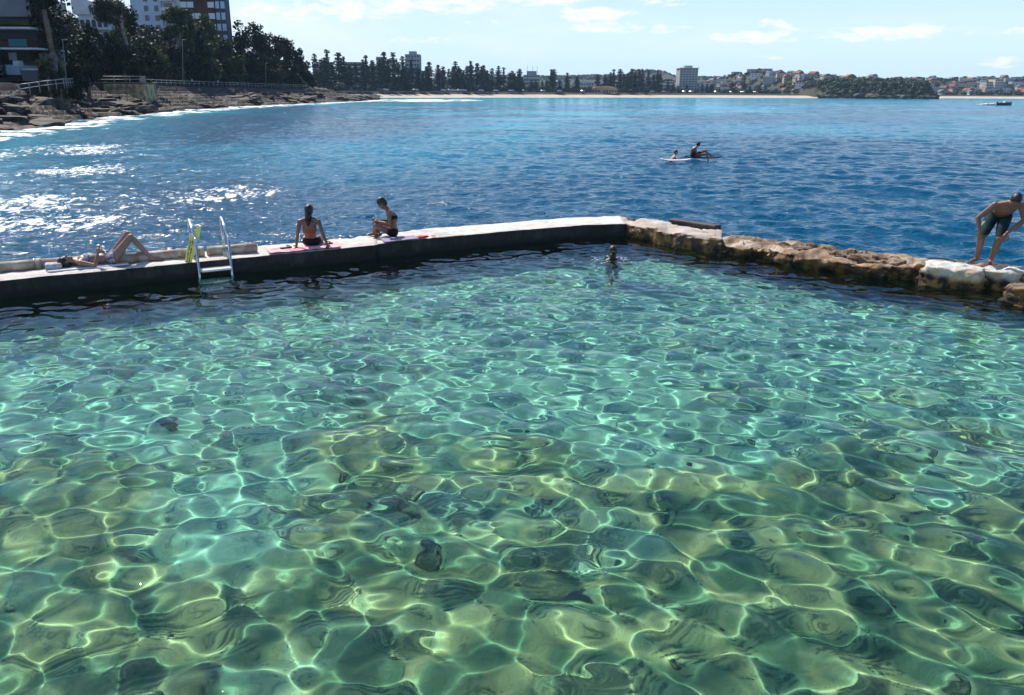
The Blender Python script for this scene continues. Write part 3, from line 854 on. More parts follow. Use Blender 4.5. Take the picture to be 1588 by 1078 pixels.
def sandal(px, py, m, lab, rz):
    k = MB(); k.box((0, 0, .012), (.25, .09, .024), bev=.01); k.tube([(.02, -.045, .02), (.03, -.02, .06), (.09, 0, .03)], .008, 6); k.tube([(.02, .045, .02), (.03, .02, .06), (.09, 0, .03)], .008, 6)
    o = k.build('sandal', m); o.location = P(px, py, ZT + .03); o.rotation_euler = (0, 0, rz); tag(o, lab, 'sandal')
sandal(444, 385, m_blk, 'dark flip-flop on the pink towel\'s left end', .6); sandal(384, 389, m_blk, 'dark flip-flop on the wall between ladder and pink towel', .2); sandal(508, 379, m_blk, 'dark flip-flop right of the woman in the orange bikini', 1.0)

# man bending forward, hands on knees
J = dict(pelvis=(.16, .20, .86), chest=(.20, -.02, 1.00), neck=(.26, -.20, 1.12), head=(.28, -.30, 1.15), sl=(.42, -.14, 1.08), sr=(.03, -.15, 1.06),
         el=(.50, -.12, .82), wl=(.27, -.20, .60), er=(-.19, -.13, .82), wr=(-.13, -.22, .60), hl=(.25, .20, .84), hr=(.06, .20, .83),
         kl=(.19, -.12, .49), kr=(-.08, -.12, .48), al=(.13, .02, .075), ar=(-.08, .02, .08), tl=(.12, -.18, .035), tr=(-.22, -.13, .035),
         face=(-.12, -.55, -.80), pl=(0, .6, -.5), pr=(0, .6, -.5), dl=(-.3, .1, -1), dr=(.2, .1, -1), curl=.5)
c = P(1533, 411, .34)
m5, J5, (hc, FH, F3) = person('bare-chested man bending forward with hands on his knees on the pale rocks', J, SK1, c + Vector((-.11, .05, .0)), R(-25), voxel=.008, fem=False, L=1.05)
m_sh = mat('board_shorts', (.008, .018, .035), .8, var=(.01, .07, .08), vscale=7)
a1, a2 = near_seg(J5['hl'], J5['hl'].lerp(J5['kl'], .72), .125), near_seg(J5['hr'], J5['hr'].lerp(J5['kr'], .72), .125)
pz = inframe(J5['pelvis'], F3, (-.25, -.3, -.25), (.25, .3, .06))
sh = garment('shorts', m5, lambda p: (a1(p) or a2(p) or pz(p)) and p.z > .53, m_sh, .014)
m5.scale = (1.06, 1.06, 1.06)
k = MB(); k.tube([J5['hr'] + Vector((-.075, -.09, -.02)), J5['hr'].lerp(J5['kr'], .6) + Vector((-.085, -.035, .04))], .016, 6); k.build('stripe', mat('green_stripe', (.25, .65, .25), .8), sh)
hair(m5, hc, FH, m_hair, 0)

# swimmer
J = dict(pelvis=(.02, -.05, -.55), chest=(0, 0, -.16), neck=(0, .02, .08), head=(0, .02, .20), sl=(-.17, .02, .0), sr=(.17, .0, .01),
         el=(-.34, .12, -.16), wl=(-.42, .34, -.12), er=(.33, .05, -.12), wr=(.45, .24, -.08), hl=(-.08, -.07, -.56), hr=(.1, -.07, -.56),
         kl=(-.12, -.25, -.9), kr=(.14, -.05, -.95), al=(-.1, -.6, -1.05), ar=(.15, -.45, -1.1), tl=(-.1, -.75, -1.1), tr=(.15, -.6, -1.15), face=(.1, 1, .05))
c = P(950, 403, 0)
s6, J6, (hc, FH, F3) = person('swimmer with long dark wet hair in the pool near the far wall', J, SK3, c - Vector((0, 0, .07)), 0, voxel=.010, L=1.18)
hair(s6, hc, FH, m_hair, .26, drop=Vector((0, -.2, -1)))
fw = mat('foam', (.85, .87, .88), .6)
k = MB()
for i in range(46):
    a_ = rnd.uniform(0, 6.28); r_ = rnd.uniform(.16, .42); k.ball((r_ * math.cos(a_) * 1.3, r_ * math.sin(a_), rnd.uniform(-.003, .012)), rnd.uniform(.006, .018), 1, (1.8, 1.2, .45))
o = k.build('foam', fw); o.location = c; tag(o, kind='stuff')

# pair on boards out in the sea
m_board = mat('white_board', (.82, .80, .76), .35); m_dboard = mat('dark_board', (.05, .045, .05), .4)


def board(name, L_, W_, T_, m, loc, rz, lab, cat):
    n, q_ = 28, 10; vs = []; 
    for j in range(n):
        t = j / (n - 1); x = (t - .5) * L_; w_ = W_ * .5 * (math.sin(math.pi * min(1, max(0, t)) ** .8) ** .55 + .03); rk = .10 * (2 * t - 1) ** 4 * L_ * .5
        for i in range(q_):
            a_ = 2 * math.pi * i / q_; vs.append((x, w_ * math.cos(a_), T_ * .5 * math.sin(a_) * min(1, w_ / (W_ * .25)) + rk))
    f = [(j * q_ + i, j * q_ + (i + 1) % q_, (j + 1) * q_ + (i + 1) % q_, (j + 1) * q_ + i) for j in range(n - 1) for i in range(q_)]
    o = link(name, np_mesh(name, vs, f), None, m); o.location = loc; o.rotation_euler = (0, 0, rz); tag(o, lab, cat); return o


c = P(1046, 249, 0)
board('surfboard', 1.75, .55, .09, m_board, c + Vector((.05, -.12, .02)), R(12), 'white board under the swimmer with both arms across it', 'board')
c2 = c + Vector((-.05, .25, -.06))
J = dict(pelvis=(-.25, .0, -.18), chest=(-.05, -.02, .10), neck=(.10, -.03, .32), head=(.16, -.03, .42), sl=(.02, .16, .24), sr=(.06, -.19, .24),
         el=(.22, .22, .10), wl=(.44, .10, .12), er=(-.12, -.30, .12), wr=(-.30, -.32, .08), hl=(-.27, .1, -.2), hr=(-.27, -.1, -.2),
         kl=(-.6, .12, -.32), kr=(-.6, -.12, -.32), al=(-1.0, .12, -.35), ar=(-1.0, -.1, -.35), tl=(-1.2, .12, -.35), tr=(-1.2, -.1, -.35), face=(.9, -.2, .1))
p7, J7, (hc, FH, F3) = person('person leaning over a white board in the open sea', J, SK2, c2, 0, voxel=.016, fem=False)
hair(p7, hc, FH, m_hair)
c = P(1086, 245, 0)
board('surfboard', 2.1, .6, .10, m_dboard, c + Vector((.12, .02, .02)), R(-3), 'dark board carrying the person with outstretched legs', 'board')
J = dict(pelvis=(-.45, 0, .14), chest=(-.42, 0, .44), neck=(-.27, 0, .62), head=(-.17, .0, .68), sl=(-.34, .18, .56), sr=(-.32, -.18, .56),
         el=(-.30, .2, .30), wl=(-.05, .1, .18), er=(-.30, -.22, .30), wr=(-.10, -.14, .16), hl=(-.42, .1, .13), hr=(-.42, -.1, .13),
         kl=(.25, .12, .36), kr=(.30, -.22, .22), al=(.62, .12, .10), ar=(.36, -.38, -.18), tl=(.85, .12, .12), tr=(.42, -.52, -.26), face=(.9, 0, -.4))
p8, J8, (hc, FH, F3) = person('person sitting on a dark board in the open sea, legs stretched out', J, SK3, c, 0, voxel=.016, fem=False)
garment('shorts', p8, near_seg(J8['pelvis'], J8['pelvis'] + Vector((.3, 0, .08)), .2), m_blk, .012)
hair(p8, hc, FH, m_hair)
# ------------------------------------------------------------------ rocky shore and wooded slope on the left
def shore_h(x, y):
    d = shore_x(y) - x
    z = np.interp(d, [-6, -1.5, 0, 2, 5, 10, 12, 13.2, 17.5, 22, 50, 90], [-1.6, -.6, .10, .6, 1.25, 2.5, 3.3, 4.3, 4.5, 7.5, 18.0, 20])
    cap = np.interp(y, [30, 290, 325, 350, 400, 412], [30, 26, 7, 3.0, 1.6, .3])
    rough = np.clip(1 - np.abs(d - 6) / 8, 0, 1)
    n_ = fbm(x, y, 5.5, 91, 5) - .5
    zz = z + rough * (4.2 * n_ + 1.1 * (fbm(x, y, 1.9, 93, 3) - .5))
    tz = np.floor(zz / .55) * .55; fr = (zz - tz) / .55
    zz = np.where(d < 13, tz + .55 * np.clip((fr - .72) / .28, 0, 1), zz)
    zz = zz + rough * .16 * (fbm(x, y, .9, 95, 3) - .5)
    zz = zz + np.clip((d - 20) / 10, 0, 1) * 1.6 * (fbm(x, y, 12, 97, 3) - .5)
    return np.where(zz > cap, cap + (zz - cap) * .08 + .9 * (fbm(x, y, 6, 98, 4) - .5) * (cap < 8), zz) - .05


ys = [34.]
while ys[-1] < 413: ys.append(ys[-1] + .25 + ys[-1] * .0022)
ds = [-6.]
while ds[-1] < 20: ds.append(ds[-1] + .22)
while ds[-1] < 150: ds.append(ds[-1] + 1.8)
D_, Y_ = np.meshgrid(ds, ys); X_ = shore_x(Y_) - D_; Z_ = shore_h(X_, Y_)
me = np_mesh('rocky_shore', np.stack([X_, Y_, Z_], -1).reshape(-1, 3), grid_faces(len(ys), len(ds)), smooth=False)
m_shore = bpy.data.materials.new('shore_rock'); m_shore.use_nodes = True; t = m_shore.node_tree; b = t.nodes['Principled BSDF']; b.inputs['Roughness'].default_value = .85
co = t.nodes.new('ShaderNodeTexCoord').outputs['Object']; s = t.nodes.new('ShaderNodeSeparateXYZ'); t.links.new(co, s.inputs[0])
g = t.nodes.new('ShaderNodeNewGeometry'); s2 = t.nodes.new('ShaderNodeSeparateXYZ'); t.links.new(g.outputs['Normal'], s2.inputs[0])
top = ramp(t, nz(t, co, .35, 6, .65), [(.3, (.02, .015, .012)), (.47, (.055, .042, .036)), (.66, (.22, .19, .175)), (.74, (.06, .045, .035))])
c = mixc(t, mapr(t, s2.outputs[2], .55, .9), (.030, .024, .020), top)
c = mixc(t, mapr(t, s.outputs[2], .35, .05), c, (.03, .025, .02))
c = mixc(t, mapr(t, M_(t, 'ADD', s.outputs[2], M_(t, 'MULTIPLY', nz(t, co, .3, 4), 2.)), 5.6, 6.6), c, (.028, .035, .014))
t.links.new(c, b.inputs[0])
bn = t.nodes.new('ShaderNodeBump'); bn.inputs['Distance'].default_value = .25; t.links.new(nz(t, co, 1.6, 7, .7), bn.inputs['Height']); t.links.new(bn.outputs[0], b.inputs['Normal'])
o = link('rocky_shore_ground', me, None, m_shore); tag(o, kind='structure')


def gz(x, y): return float(shore_h(np.array([x]), np.array([y]))[0])


# boulders and slabs on the shore
rv = [rock_mesh('rock_slab', 1, (1.6, 1.0, .36), 50 + i, 3, .42, .2) for i in range(7)]
for m_ in rv: m_.polygons.foreach_set('use_smooth', [False] * len(m_.polygons))
for m_ in rv: m_.materials.append(m_shore)
m_slab = mat('slab_rock', (.018, .014, .012), .85, var=(.12, .098, .085), vscale=1.1, bump=.10)
for m_ in rv: m_.materials.clear(); m_.materials.append(m_slab)
for i in range(150):
    y = 62 * (395 / 62) ** (rnd.random() ** 1.25); d = rnd.uniform(.3, 11) if y < 300 else rnd.uniform(-.5, 6); x = float(shore_x(y)) - d
    o = bpy.data.objects.new('rock_slab', rnd.choice(rv)); C.objects.link(o); s_ = rnd.choice((.35, .45, .6, .8, 1.1)) * rnd.uniform(.8, 1.2) * (1 + y / 300)
    o.location = (x, y, gz(x, y) + .08 * s_); o.rotation_euler = (rnd.uniform(-.15, .15), rnd.uniform(-.15, .15), rnd.uniform(0, 6)); o.scale = (s_, s_, s_ * rnd.uniform(.7, 1.5))
    z_ = 'low on the near left shore before the concrete hut' if y < 120 else ('on the shore between the hut and the end of the trees' if y < 290 else 'out on the low rocky point')
    tag(o, 'flat dark sandstone slab ' + z_, 'rock', 'sandstone slabs ' + z_)

# ---- foliage
def leaf_mesh(name, lobes, n, size, seed, droop=0.):
    g_ = np.random.default_rng(seed); vs = []; w = np.array([l[3] * l[4] * l[5] for l in lobes]) ** (2 / 3); w /= w.sum()
    idx = g_.choice(len(lobes), n, p=w); L_ = np.array(lobes)[idx]
    u = g_.normal(size=(n, 3)); u /= np.linalg.norm(u, axis=1, keepdims=True); r = g_.random(n) ** .33
    r = np.clip(r * (1 + .12 * g_.normal(size=n)), 0, 1.12)
    p = L_[:, :3] + u * r[:, None] * L_[:, 3:6]
    nn = u + .8 * g_.normal(size=(n, 3)); nn /= np.linalg.norm(nn, axis=1, keepdims=True)
    a_ = np.cross(nn, g_.normal(size=(n, 3))); a_ /= np.linalg.norm(a_, axis=1, keepdims=True); b_ = np.cross(nn, a_)
    s_ = size * (.55 + .9 * g_.random(n))[:, None]; k_ = (.35 + .4 * g_.random(n))[:, None]
    q_ = np.stack([p - a_ * s_, p - b_ * s_ * k_, p + a_ * s_, p + b_ * s_ * k_ + nn * s_ * .2], 1).reshape(-1, 3)
    return np_mesh(name, q_, np.arange(4 * n).reshape(n, 4), smooth=False)


def leaf_mat(name, stops, sc_=.5):
    m = bpy.data.materials.new(name); m.use_nodes = True; t = m.node_tree; b = t.nodes['Principled BSDF']; b.inputs['Roughness'].default_value = .6; b.inputs['Specular IOR Level'].default_value = .25
    co = t.nodes.new('ShaderNodeTexCoord').outputs['Object']
    c = ramp(t, nz(t, co, sc_, 6, .7), stops); t.links.new(c, b.inputs[0])
    tr_ = N(t, 'BsdfTranslucent'); t.links.new(c, tr_.inputs[0]); ms = N(t, 'MixShader'); ms.inputs[0].default_value = .25
    t.links.new(b.outputs[0], ms.inputs[1]); t.links.new(tr_.outputs[0], ms.inputs[2]); t.links.new(ms.outputs[0], t.nodes['Material Output'].inputs[0]); return m


mL = [leaf_mat('dark_leaves', [(.3, (.005, .010, .005)), (.55, (.014, .026, .009)), (.75, (.04, .055, .016))]),
      leaf_mat('green_leaves', [(.3, (.015, .030, .008)), (.5, (.045, .075, .018)), (.7, (.10, .13, .035))]),
      leaf_mat('grey_leaves', [(.3, (.018, .026, .014)), (.5, (.045, .055, .028)), (.7, (.09, .09, .05))])]
m_bark = mat('bark', (.10, .08, .065), .9, var=(.20, .17, .14), vscale=2, bump=.05)
m_barkp = mat('pale_bark', (.30, .25, .20), .9, var=(.14, .11, .09), vscale=2, bump=.03)


def tree(name, lab, cx, cy, hw, hh, Yd, kind, seed, trunk=None, base=None, n=None, bark=None, group='trees on the left slope'):
    while Yd < 330 and seed > 301:
        q0 = at(cx, cy, Yd); q1 = at(cx + hw, cy, Yd)
        if shore_x(Yd) - q0.x >= (18.2 if cx > 130 else 9) + .3 * (q1.x - q0.x): break
        Yd += 2
    rr_ = random.Random(seed); hw *= 1.12; hh *= 1.08; c0 = at(cx, cy, Yd); k_ = (at(cx + 1, cy, Yd) - c0).x; rx, rz_ = hw * k_, hh * k_
    gx, gy = (c0.x, c0.y) if base is None else (at(base[0], base[1], Yd).x, Yd)
    g0 = min(gz(gx, gy), c0.z - rz_ * .5)
    t_ = empty(name, (gx, gy, g0)); tag(t_, lab, 'tree', None)
    o_ = c0 - Vector((gx, gy, g0)); lobes = []
    for i in range(9 if trunk is None else 12):
        a_ = rr_.uniform(0, 6.28); q_ = rr_.uniform(.25, .72); zf = rr_.uniform(-.6, .72)
        wd = math.sqrt(max(.1, 1 - zf * zf)); s_ = rr_.uniform(.30, .52)
        lobes.append((o_.x + rx * q_ * wd * math.cos(a_), o_.y + rx * .8 * q_ * math.sin(a_), o_.z + rz_ * zf, rx * s_, rx * s_ * .85, rz_ * s_ * .8))
    lobes.append((o_.x, o_.y, o_.z - rz_ * .1, rx * .5, rx * .5, rz_ * .55))
    if trunk is None:                       # foliage hanging down to the slope
        hb_ = max(.5, o_.z - rz_)
        for i in range(6):
            z_ = rr_.uniform(.0, 1.) * (hb_ + rz_ * .5); lobes.append((o_.x * .6 + rx * rr_.uniform(-.6, .6), o_.y + rr_.uniform(-1.2, 1.2), z_, rx * rr_.uniform(.35, .5), rx * .4, max(.9, hb_ * .28)))
    size = .16 + Yd * .0011
    n = n or int(min(11000, max(1800, 5.2 * rx * rz_ / size ** 2)))
    link('crown', leaf_mesh('crown', lobes, n, size, seed), t_, mL[kind])
    k = MB(); tr = .02 * (o_.z + rz_) + .12; fk = Vector((o_.x * .55, o_.y * .55, o_.z - rz_ * .35))
    m1 = fk * .5 + Vector((rr_.uniform(-.4, .4), 0, 0)); k.cone((0, 0, -1.0), m1, tr * 1.2, tr * .9, 8); k.cone(m1, fk, tr * .9, tr * .7, 8); k.ball(m1, tr * .9, 1); k.ball(fk, tr * .7, 1)
    for l in lobes[:6]: k.cone(fk, l[:3], tr * .5, tr * .12, 6)
    k.build('trunk', bark or m_bark, t_); return t_


TREES = [
    ('dark evergreen filling the gap right of the leaning gum trunk', 216, 96, 24, 26, 165, 0, None),
    ('dark evergreen behind the leaning gum trunk', 190, 84, 24, 34, 170, 0, None),
    ('dark evergreen at the back of the slope under the arched house', 140, 70, 24, 30, 165, 0, None),
    ('low dark evergreen between the two flat-topped trees and the olive tree', 290, 92, 24, 30, 190, 0, None),
    ('dense dark evergreen under the grey-green tree at the tower foot', 336, 110, 26, 20, 215, 0, None),
    ('dense dark evergreen in the middle of the right group', 402, 108, 24, 24, 240, 0, None),
    ('tall green tree hiding the lower left part of the brick tower', 292, 44, 18, 22, 210, 1, None),
    ('large dark fig tree with a dense round crown, beside the layered left house', 86, 50, 42, 64, 111, 0, None),
    ('dark tree with a lean top above the left fig, at the upper edge', 62, -2, 20, 18, 120, 0, (84, 100)),
    ('dark bush-like tree between the fig and the arched house', 128, 88, 30, 30, 128, 0, None),
    ('sparse tall gum with bare leaning trunk before the pale blue apartment block', 172, 20, 26, 24, 140, 2, (212, 100)),
    ('dark tree below the arches of the white house', 165, 88, 32, 28, 132, 0, None),
    ('green tree just right of the white house arches', 186, 60, 20, 18, 150, 1, None),
    ('broad dark tree over the concrete hut', 205, 92, 30, 28, 140, 0, None),
    ('bright green mounded tree right of the hut', 242, 92, 22, 20, 142, 1, None),
    ('rounded dark tree below the pale blue apartment block', 226, 74, 22, 16, 160, 0, None),
    ('brown-green bush at the railing right of the hut', 266, 112, 20, 14, 148, 2, None),
    ('flat-topped light green tree before the left edge of the brick tower', 270, 26, 22, 13, 172, 1, (284, 80)),
    ('smaller flat-topped tree under the first one at the brick tower', 268, 50, 18, 12, 172, 1, (284, 90)),
    ('dark tree rising in front of the brick tower windows', 300, 64, 24, 20, 185, 0, None),
    ('yellowish feathery tree before the middle of the brick tower', 322, 44, 18, 20, 195, 1, None),
    ('wide olive tree below the brick tower', 312, 82, 26, 18, 180, 1, None),
    ('dark tree on the slope under the olive one', 300, 108, 30, 20, 172, 0, None),
    ('grey-green tree at the right foot of the brick tower', 345, 74, 20, 18, 205, 2, None),
    ('olive sloping tree behind the second lamp post', 352, 98, 26, 20, 200, 1, None),
    ('tall dark tree standing first to the right of the brick tower', 375, 56, 22, 24, 225, 0, None),
    ('highest dark crown against the sky right of the brick tower', 394, 60, 20, 26, 235, 0, None),
    ('dark tree under the highest crown', 384, 98, 26, 24, 215, 0, None),
    ('dark tree stepping down from the highest crown', 414, 78, 18, 22, 245, 0, None),
    ('pointed dark tree in the right half of the wooded slope', 430, 76, 15, 20, 255, 0, None),
    ('grey tree low on the slope above the white walkers', 420, 110, 22, 20, 235, 2, None),
    ('leafy dark tree with ragged top near the end of the slope', 445, 80, 15, 22, 262, 0, None),
    ('dark tree beneath the ragged-topped one', 444, 112, 18, 18, 258, 0, None),
    ('rounded dark tree next to last at the point', 460, 97, 13, 22, 275, 0, None),
    ('last dark tree of the slope above the point', 473, 114, 12, 20, 288, 0, None),
    ('low bush at the very end of the walk', 482, 128, 7, 8, 300, 0, None),
    ('dark shrub above the railing left of the hut', 112, 112, 20, 12, 124, 0, None),
    ('pale-flowered shrub by the stairs of the left house', 70, 100, 14, 12, 112, 2, None),
    ('yellow-green shrub low beside the stairs of the left house', 88, 116, 12, 8, 116, 1, None),
    ('dark tree between the arched house and the pale blue block', 196, 30, 18, 24, 200, 0, None),
    ('dark clump filling the slope behind the railing under the flat-topped trees', 272, 84, 20, 20, 168, 0, None),
]
for i, (lab, cx, cy, hw, hh, Yd, kd, bs) in enumerate(TREES):
    tree('tree', lab, cx, cy, hw, hh, Yd, kd, 300 + i, trunk=(1 if bs else None), base=bs, bark=m_barkp if 'gum' in lab else None)

# undergrowth on the slope
g_ = np.random.default_rng(5); n = 60000; yy = 88 * (318 / 88) ** g_.random(n); dd = 17.6 + 48 * g_.random(n) ** 1.3; xx = shore_x(yy) - dd
zz = shore_h(xx, yy) + 3.6 * g_.random(n) * np.clip(fbm(xx, yy, 5, 66, 3) * 2.2 - .35, .15, 1.4)
s_ = (.20 + yy * .0013); nn = g_.normal(size=(n, 3)); nn /= np.linalg.norm(nn, axis=1, keepdims=True); a_ = np.cross(nn, g_.normal(size=(n, 3))); a_ /= np.linalg.norm(a_, axis=1, keepdims=True); b_ = np.cross(nn, a_)
p = np.stack([xx, yy, zz], -1); s_ = s_[:, None]
q_ = np.stack([p - a_ * s_, p - b_ * s_ * .6, p + a_ * s_, p + b_ * s_ * .6], 1).reshape(-1, 3)
o = link('undergrowth', np_mesh('undergrowth', q_, np.arange(4 * n).reshape(n, 4), smooth=False), None, mL[0]); tag(o, kind='stuff')

# path, railing, lamp posts, hut
m_path = mat('path', (.34, .31, .28), .9, var=(.24, .22, .20), vscale=.6)
yy = np.arange(96, 312, 2.); V = []
for y in yy:
    for d in (13.4, 16.8): V.append((float(shore_x(y)) - d, y, 4.58))
o = link('path', np_mesh('path', V, grid_faces(len(yy), 2)), None, m_path); tag(o, kind='structure')
m_rail = mat('rail', (.30, .32, .34), .5, .3); m_post = mat('lamp_post', (.20, .21, .22), .5, .4)


def railing(pl, lab):
    t_ = empty('railing', (pl[0][0], pl[0][1], pl[0][2])); tag(t_, lab, 'railing'); o0 = Vector(pl[0]); k = MB(); k2 = MB(); P_ = [Vector(p) - o0 for p in pl]
    k.tube([p + Vector((0, 0, 1.05)) for p in P_], .05, 6); k.build('top_rail', m_rail, t_); k2.tube([p + Vector((0, 0, .55)) for p in P_], .035, 6); k2.build('middle_rail', m_rail, t_)
    pm = MB(); pm.cone((0, 0, -.2), (0, 0, 1.05), .055, .055, 6); first = pm.build('post', m_rail, t_)
    pts = []; 
    for a_, b_ in zip(P_[:-1], P_[1:]):
        n_ = max(1, int((b_ - a_).length / 2.6)); pts += [a_.lerp(b_, j / n_) for j in range(n_)]
    pts.append(P_[-1]); first.location = pts[0]
    for p in pts[1:95]:
        c_ = first.copy(); C.objects.link(c_); c_.parent = t_; c_.location = p
    return t_


def pathp(y, d=13.3, z=4.5): return (float(shore_x(y)) - d, y, z)
e0 = at(30, 143, 100)
railing([(e0.x, 100, 2.9), tuple(at(62, 140.5, 106)), tuple(at(100, 135, 116)), tuple(at(127, 132, 138)), tuple(at(129, 128.3, 148)), tuple(at(226, 128.3, 148)), pathp(168, 13.3)], 'pale railing climbing from the left and running over the concrete hut')
railing([pathp(y) for y in range(172, 310, 12)], 'long pale railing of the shore walk between hut and point')


def lamp(px, py0, py1, Yd, lab):
    b_ = at(px, py1, Yd); tp = at(px - 5 if px < 120 else px, py0, Yd); t_ = empty('lamp_post', b_); tag(t_, lab, 'lamp post')
    k = MB(); d_ = tp - b_; k.cone((0, 0, -1), d_, .11, .06, 8); k.build('pole', m_post, t_); k = MB(); k.box(d_ + Vector((.3, 0, .02)), (.8, .25, .12), bev=.03); k.build('lamp_head', m_post, t_)
lamp(102, 62, 124, 121, 'tall leaning grey lamp post in front of the dark fig tree')
lamp(283, 62, 128, 190, 'tall thin lamp post under the brick tower'); lamp(412, 98, 136, 252, 'grey lamp post standing in front of the right part of the wooded slope')

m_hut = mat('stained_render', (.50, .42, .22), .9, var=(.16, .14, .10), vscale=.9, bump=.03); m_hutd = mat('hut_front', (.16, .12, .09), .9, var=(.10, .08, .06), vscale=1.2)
m_dark = mat('dark_opening', (.02, .024, .03), .5)
HD = 148
a_, b_, c_ = at(127, 128, HD), at(164, 158, HD), at(226, 158, HD)
zt_, zb_ = a_.z, b_.z - .6
t_ = empty('concrete_hut', (b_.x, HD, zb_)); tag(t_, 'small flat-roofed concrete hut with dark doorway and stained pale side wall on the rocks', 'hut')
O_ = Vector((b_.x, HD, zb_)); hh = zt_ - zb_; w1_ = b_.x - a_.x; w2_ = c_.x - b_.x
k = MB(); k.box((w2_ / 2, 2.6, hh / 2 - .1), (w2_, 5.2, hh - .2), bev=.04); k.build('side_wall', m_hut, t_)
k = MB(); dw = w1_ * .58
k.box((-w1_ + (w1_ - dw) * .32, 2.8, hh / 2 - .12), ((w1_ - dw) * .64, 4.6, hh - .26)); k.box((-.18 * (w1_ - dw), 2.8, hh / 2 - .12), ((w1_ - dw) * .36 - .02, 4.6, hh - .26)); k.box((-w1_ / 2 - .02, 2.8, hh - .5), (w1_ - .06, 4.58, .5)); k.build('front_wall', m_hutd, t_)
k = MB(); k.box((-w1_ * .42, 3.2, hh / 2 - .3), (dw * 1.1, .2, hh - .6)); k.build('doorway', m_dark, t_)
k = MB(); k.box(((w2_ - w1_) / 2, 2.7, hh - .06), (w1_ + w2_ + .3, 5.6, .2), bev=.03); k.build('roof', m_hutd, t_)


# ---- buildings
def glassm(name, c, r=.15): return mat(name, c, r, spec=.6)
m_win = glassm('window_glass', (.03, .045, .06)); m_winl = glassm('pale_window', (.55, .62, .68), .3)
WM = {}


def win_mesh(w, h, m):
    key = (round(w, 2), round(h, 2), m.name)
    if key not in WM:
        k = MB(); k.box((0, 0, 0), (w, .12, h)); o_ = k.build('window', m); WM[key] = o_.data; bpy.data.objects.remove(o_)
    return WM[key]


def building(name, lab, cat, px0, px1, pyt, Yd, dep, m, floors=0, cols=0, zb=None, rz=0., wm=None, wsz=(1.3, 1.4), fh=3.0, balc=None, roof=None, roofh=0., skip=(), rows_px=None, group=None):
    A, B = at(px0, pyt, Yd), at(px1, pyt, Yd); w = B.x - A.x; zt_ = A.z; zb = zb if zb is not None else 4; h = zt_ - zb
    t_ = empty(name, ((A.x + B.x) / 2, Yd, zb), rz); tag(t_, lab, cat, group)
    k = MB(); k.box((0, dep / 2, h / 2 - .75), (w, dep, h + 1.5)); wl_ = k.build('wall', m, t_)
    for f in range(floors):
        z = h - fh * (f + .5)
        if z < 1: break
        for c in range(cols):
            if (f, c) in skip: continue
            x = (c + .5) / cols * w - w / 2; o_ = bpy.data.objects.new('window', win_mesh(*wsz, wm or m_win)); C.objects.link(o_); o_.parent = t_; o_.location = (x, -.03, z)
        if balc:
            key = ('b', round(w, 1), balc.name)
            if key not in WM:
                k = MB(); k.box((0, -.5, 0), (w * .98, 1.1, .9)); q_ = k.build('balcony', balc); WM[key] = q_.data; bpy.data.objects.remove(q_)
            o_ = bpy.data.objects.new('balcony', WM[key]); C.objects.link(o_); o_.parent = t_; o_.location = (0, 0, z - fh * .35)
    if roofh:
        k = MB(); k.prism([(-w / 2 - .4, h), (w / 2 + .4, h), (w * .25, h + roofh), (-w * .25, h + roofh)], -.4, dep + .4); k.build('roof', roof, t_)
    elif roof:
        k = MB(); k.box((0, dep / 2, h + .15), (w + .3, dep + .3, .3)); k.build('roof', roof, t_)
    return t_, w, h


m_brick = mat('red_brick', (.085, .026, .022), .85, var=(.06, .02, .018), vscale=.5, bump=.02); m_bw = mat('pale_blue_render', (.50, .60, .74), .8, var=(.44, .54, .68), vscale=.3)
m_wh = mat('white_render', (.75, .76, .78), .7, var=(.62, .64, .67), vscale=.3); m_gr = mat('grey_render', (.20, .22, .26), .8, var=(.16, .175, .20), vscale=.3)
m_dk = mat('dark_render', (.05, .055, .07), .7); m_tan = mat('tan_render', (.50, .38, .24), .8, var=(.42, .31, .2), vscale=.3); m_roofr = mat('red_roof', (.30, .11, .07), .85, var=(.2, .08, .06), vscale=.4)
m_roofg = mat('grey_roof', (.14, .14, .15), .8, var=(.2, .2, .21), vscale=.4); m_cream = mat('cream_render', (.58, .52, .42), .8, var=(.5, .45, .36), vscale=.3); m_conb = mat('concrete_block', (.36, .37, .38), .8, var=(.3, .31, .32), vscale=.2)

# brick tower: brick front, pale right side with balconies
t_, w, h = building('apartment_tower', 'tall red-brick apartment tower rising out of the top of the picture behind the trees', 'apartment block', 272, 326, -55, 262, 14, m_brick, 9, 5, zb=12, wsz=(1.9, 1.6), wm=m_winl, fh=3.15, skip={(a, b) for a in range(9) for b in (3,)} | {(5, 1), (6, 4), (3, 2)})
k = MB(); x1 = w / 2; k.box((x1 + 1.55, 2.5, h / 2 - 1.5), (3.0, 4, h)); k.build('side_wing', m_dk, t_)
for f in range(9):
    z = h - 3.15 * (f + .5)
    if z < 2: break
    for xx in (.75, 2.35):
        k = MB(); k.box((x1 + xx, .42, z), (1.15, .25, 2.0)); k.build('bay_window', m_bw, t_)
# pale blue block
t_, w, h = building('apartment_block', 'pale blue-white rendered apartment block between the gum tree and the brick tower', 'apartment block', 196, 244, -40, 272, 12, m_bw, 8, 3, zb=14, wsz=(1.3, 1.6), fh=2.8, skip={(a, 0) for a in range(8)})
k = MB(); k.box((w / 2 + 1.9, 5.5, h / 2 + .5), (3.75, 9.5, h)); k.build('side_wing', m_wh, t_)
for f in range(8):
    z = h - 2.8 * (f + .55)
    if z > 1: k = MB(); k.box((w / 2 + 1.9, .2, z), (3.6, 1.2, .9)); k.build('balcony', m_wh, t_); k = MB(); k.box((w / 2 + 1.9, .66, z + 1.2), (2.6, .2, 1.3)); k.build('window', m_win, t_)
k = MB(); k.box((.5, -3, 1.6), (w + 3, 3, 3.2)); k.build('terrace', m_gr, t_)
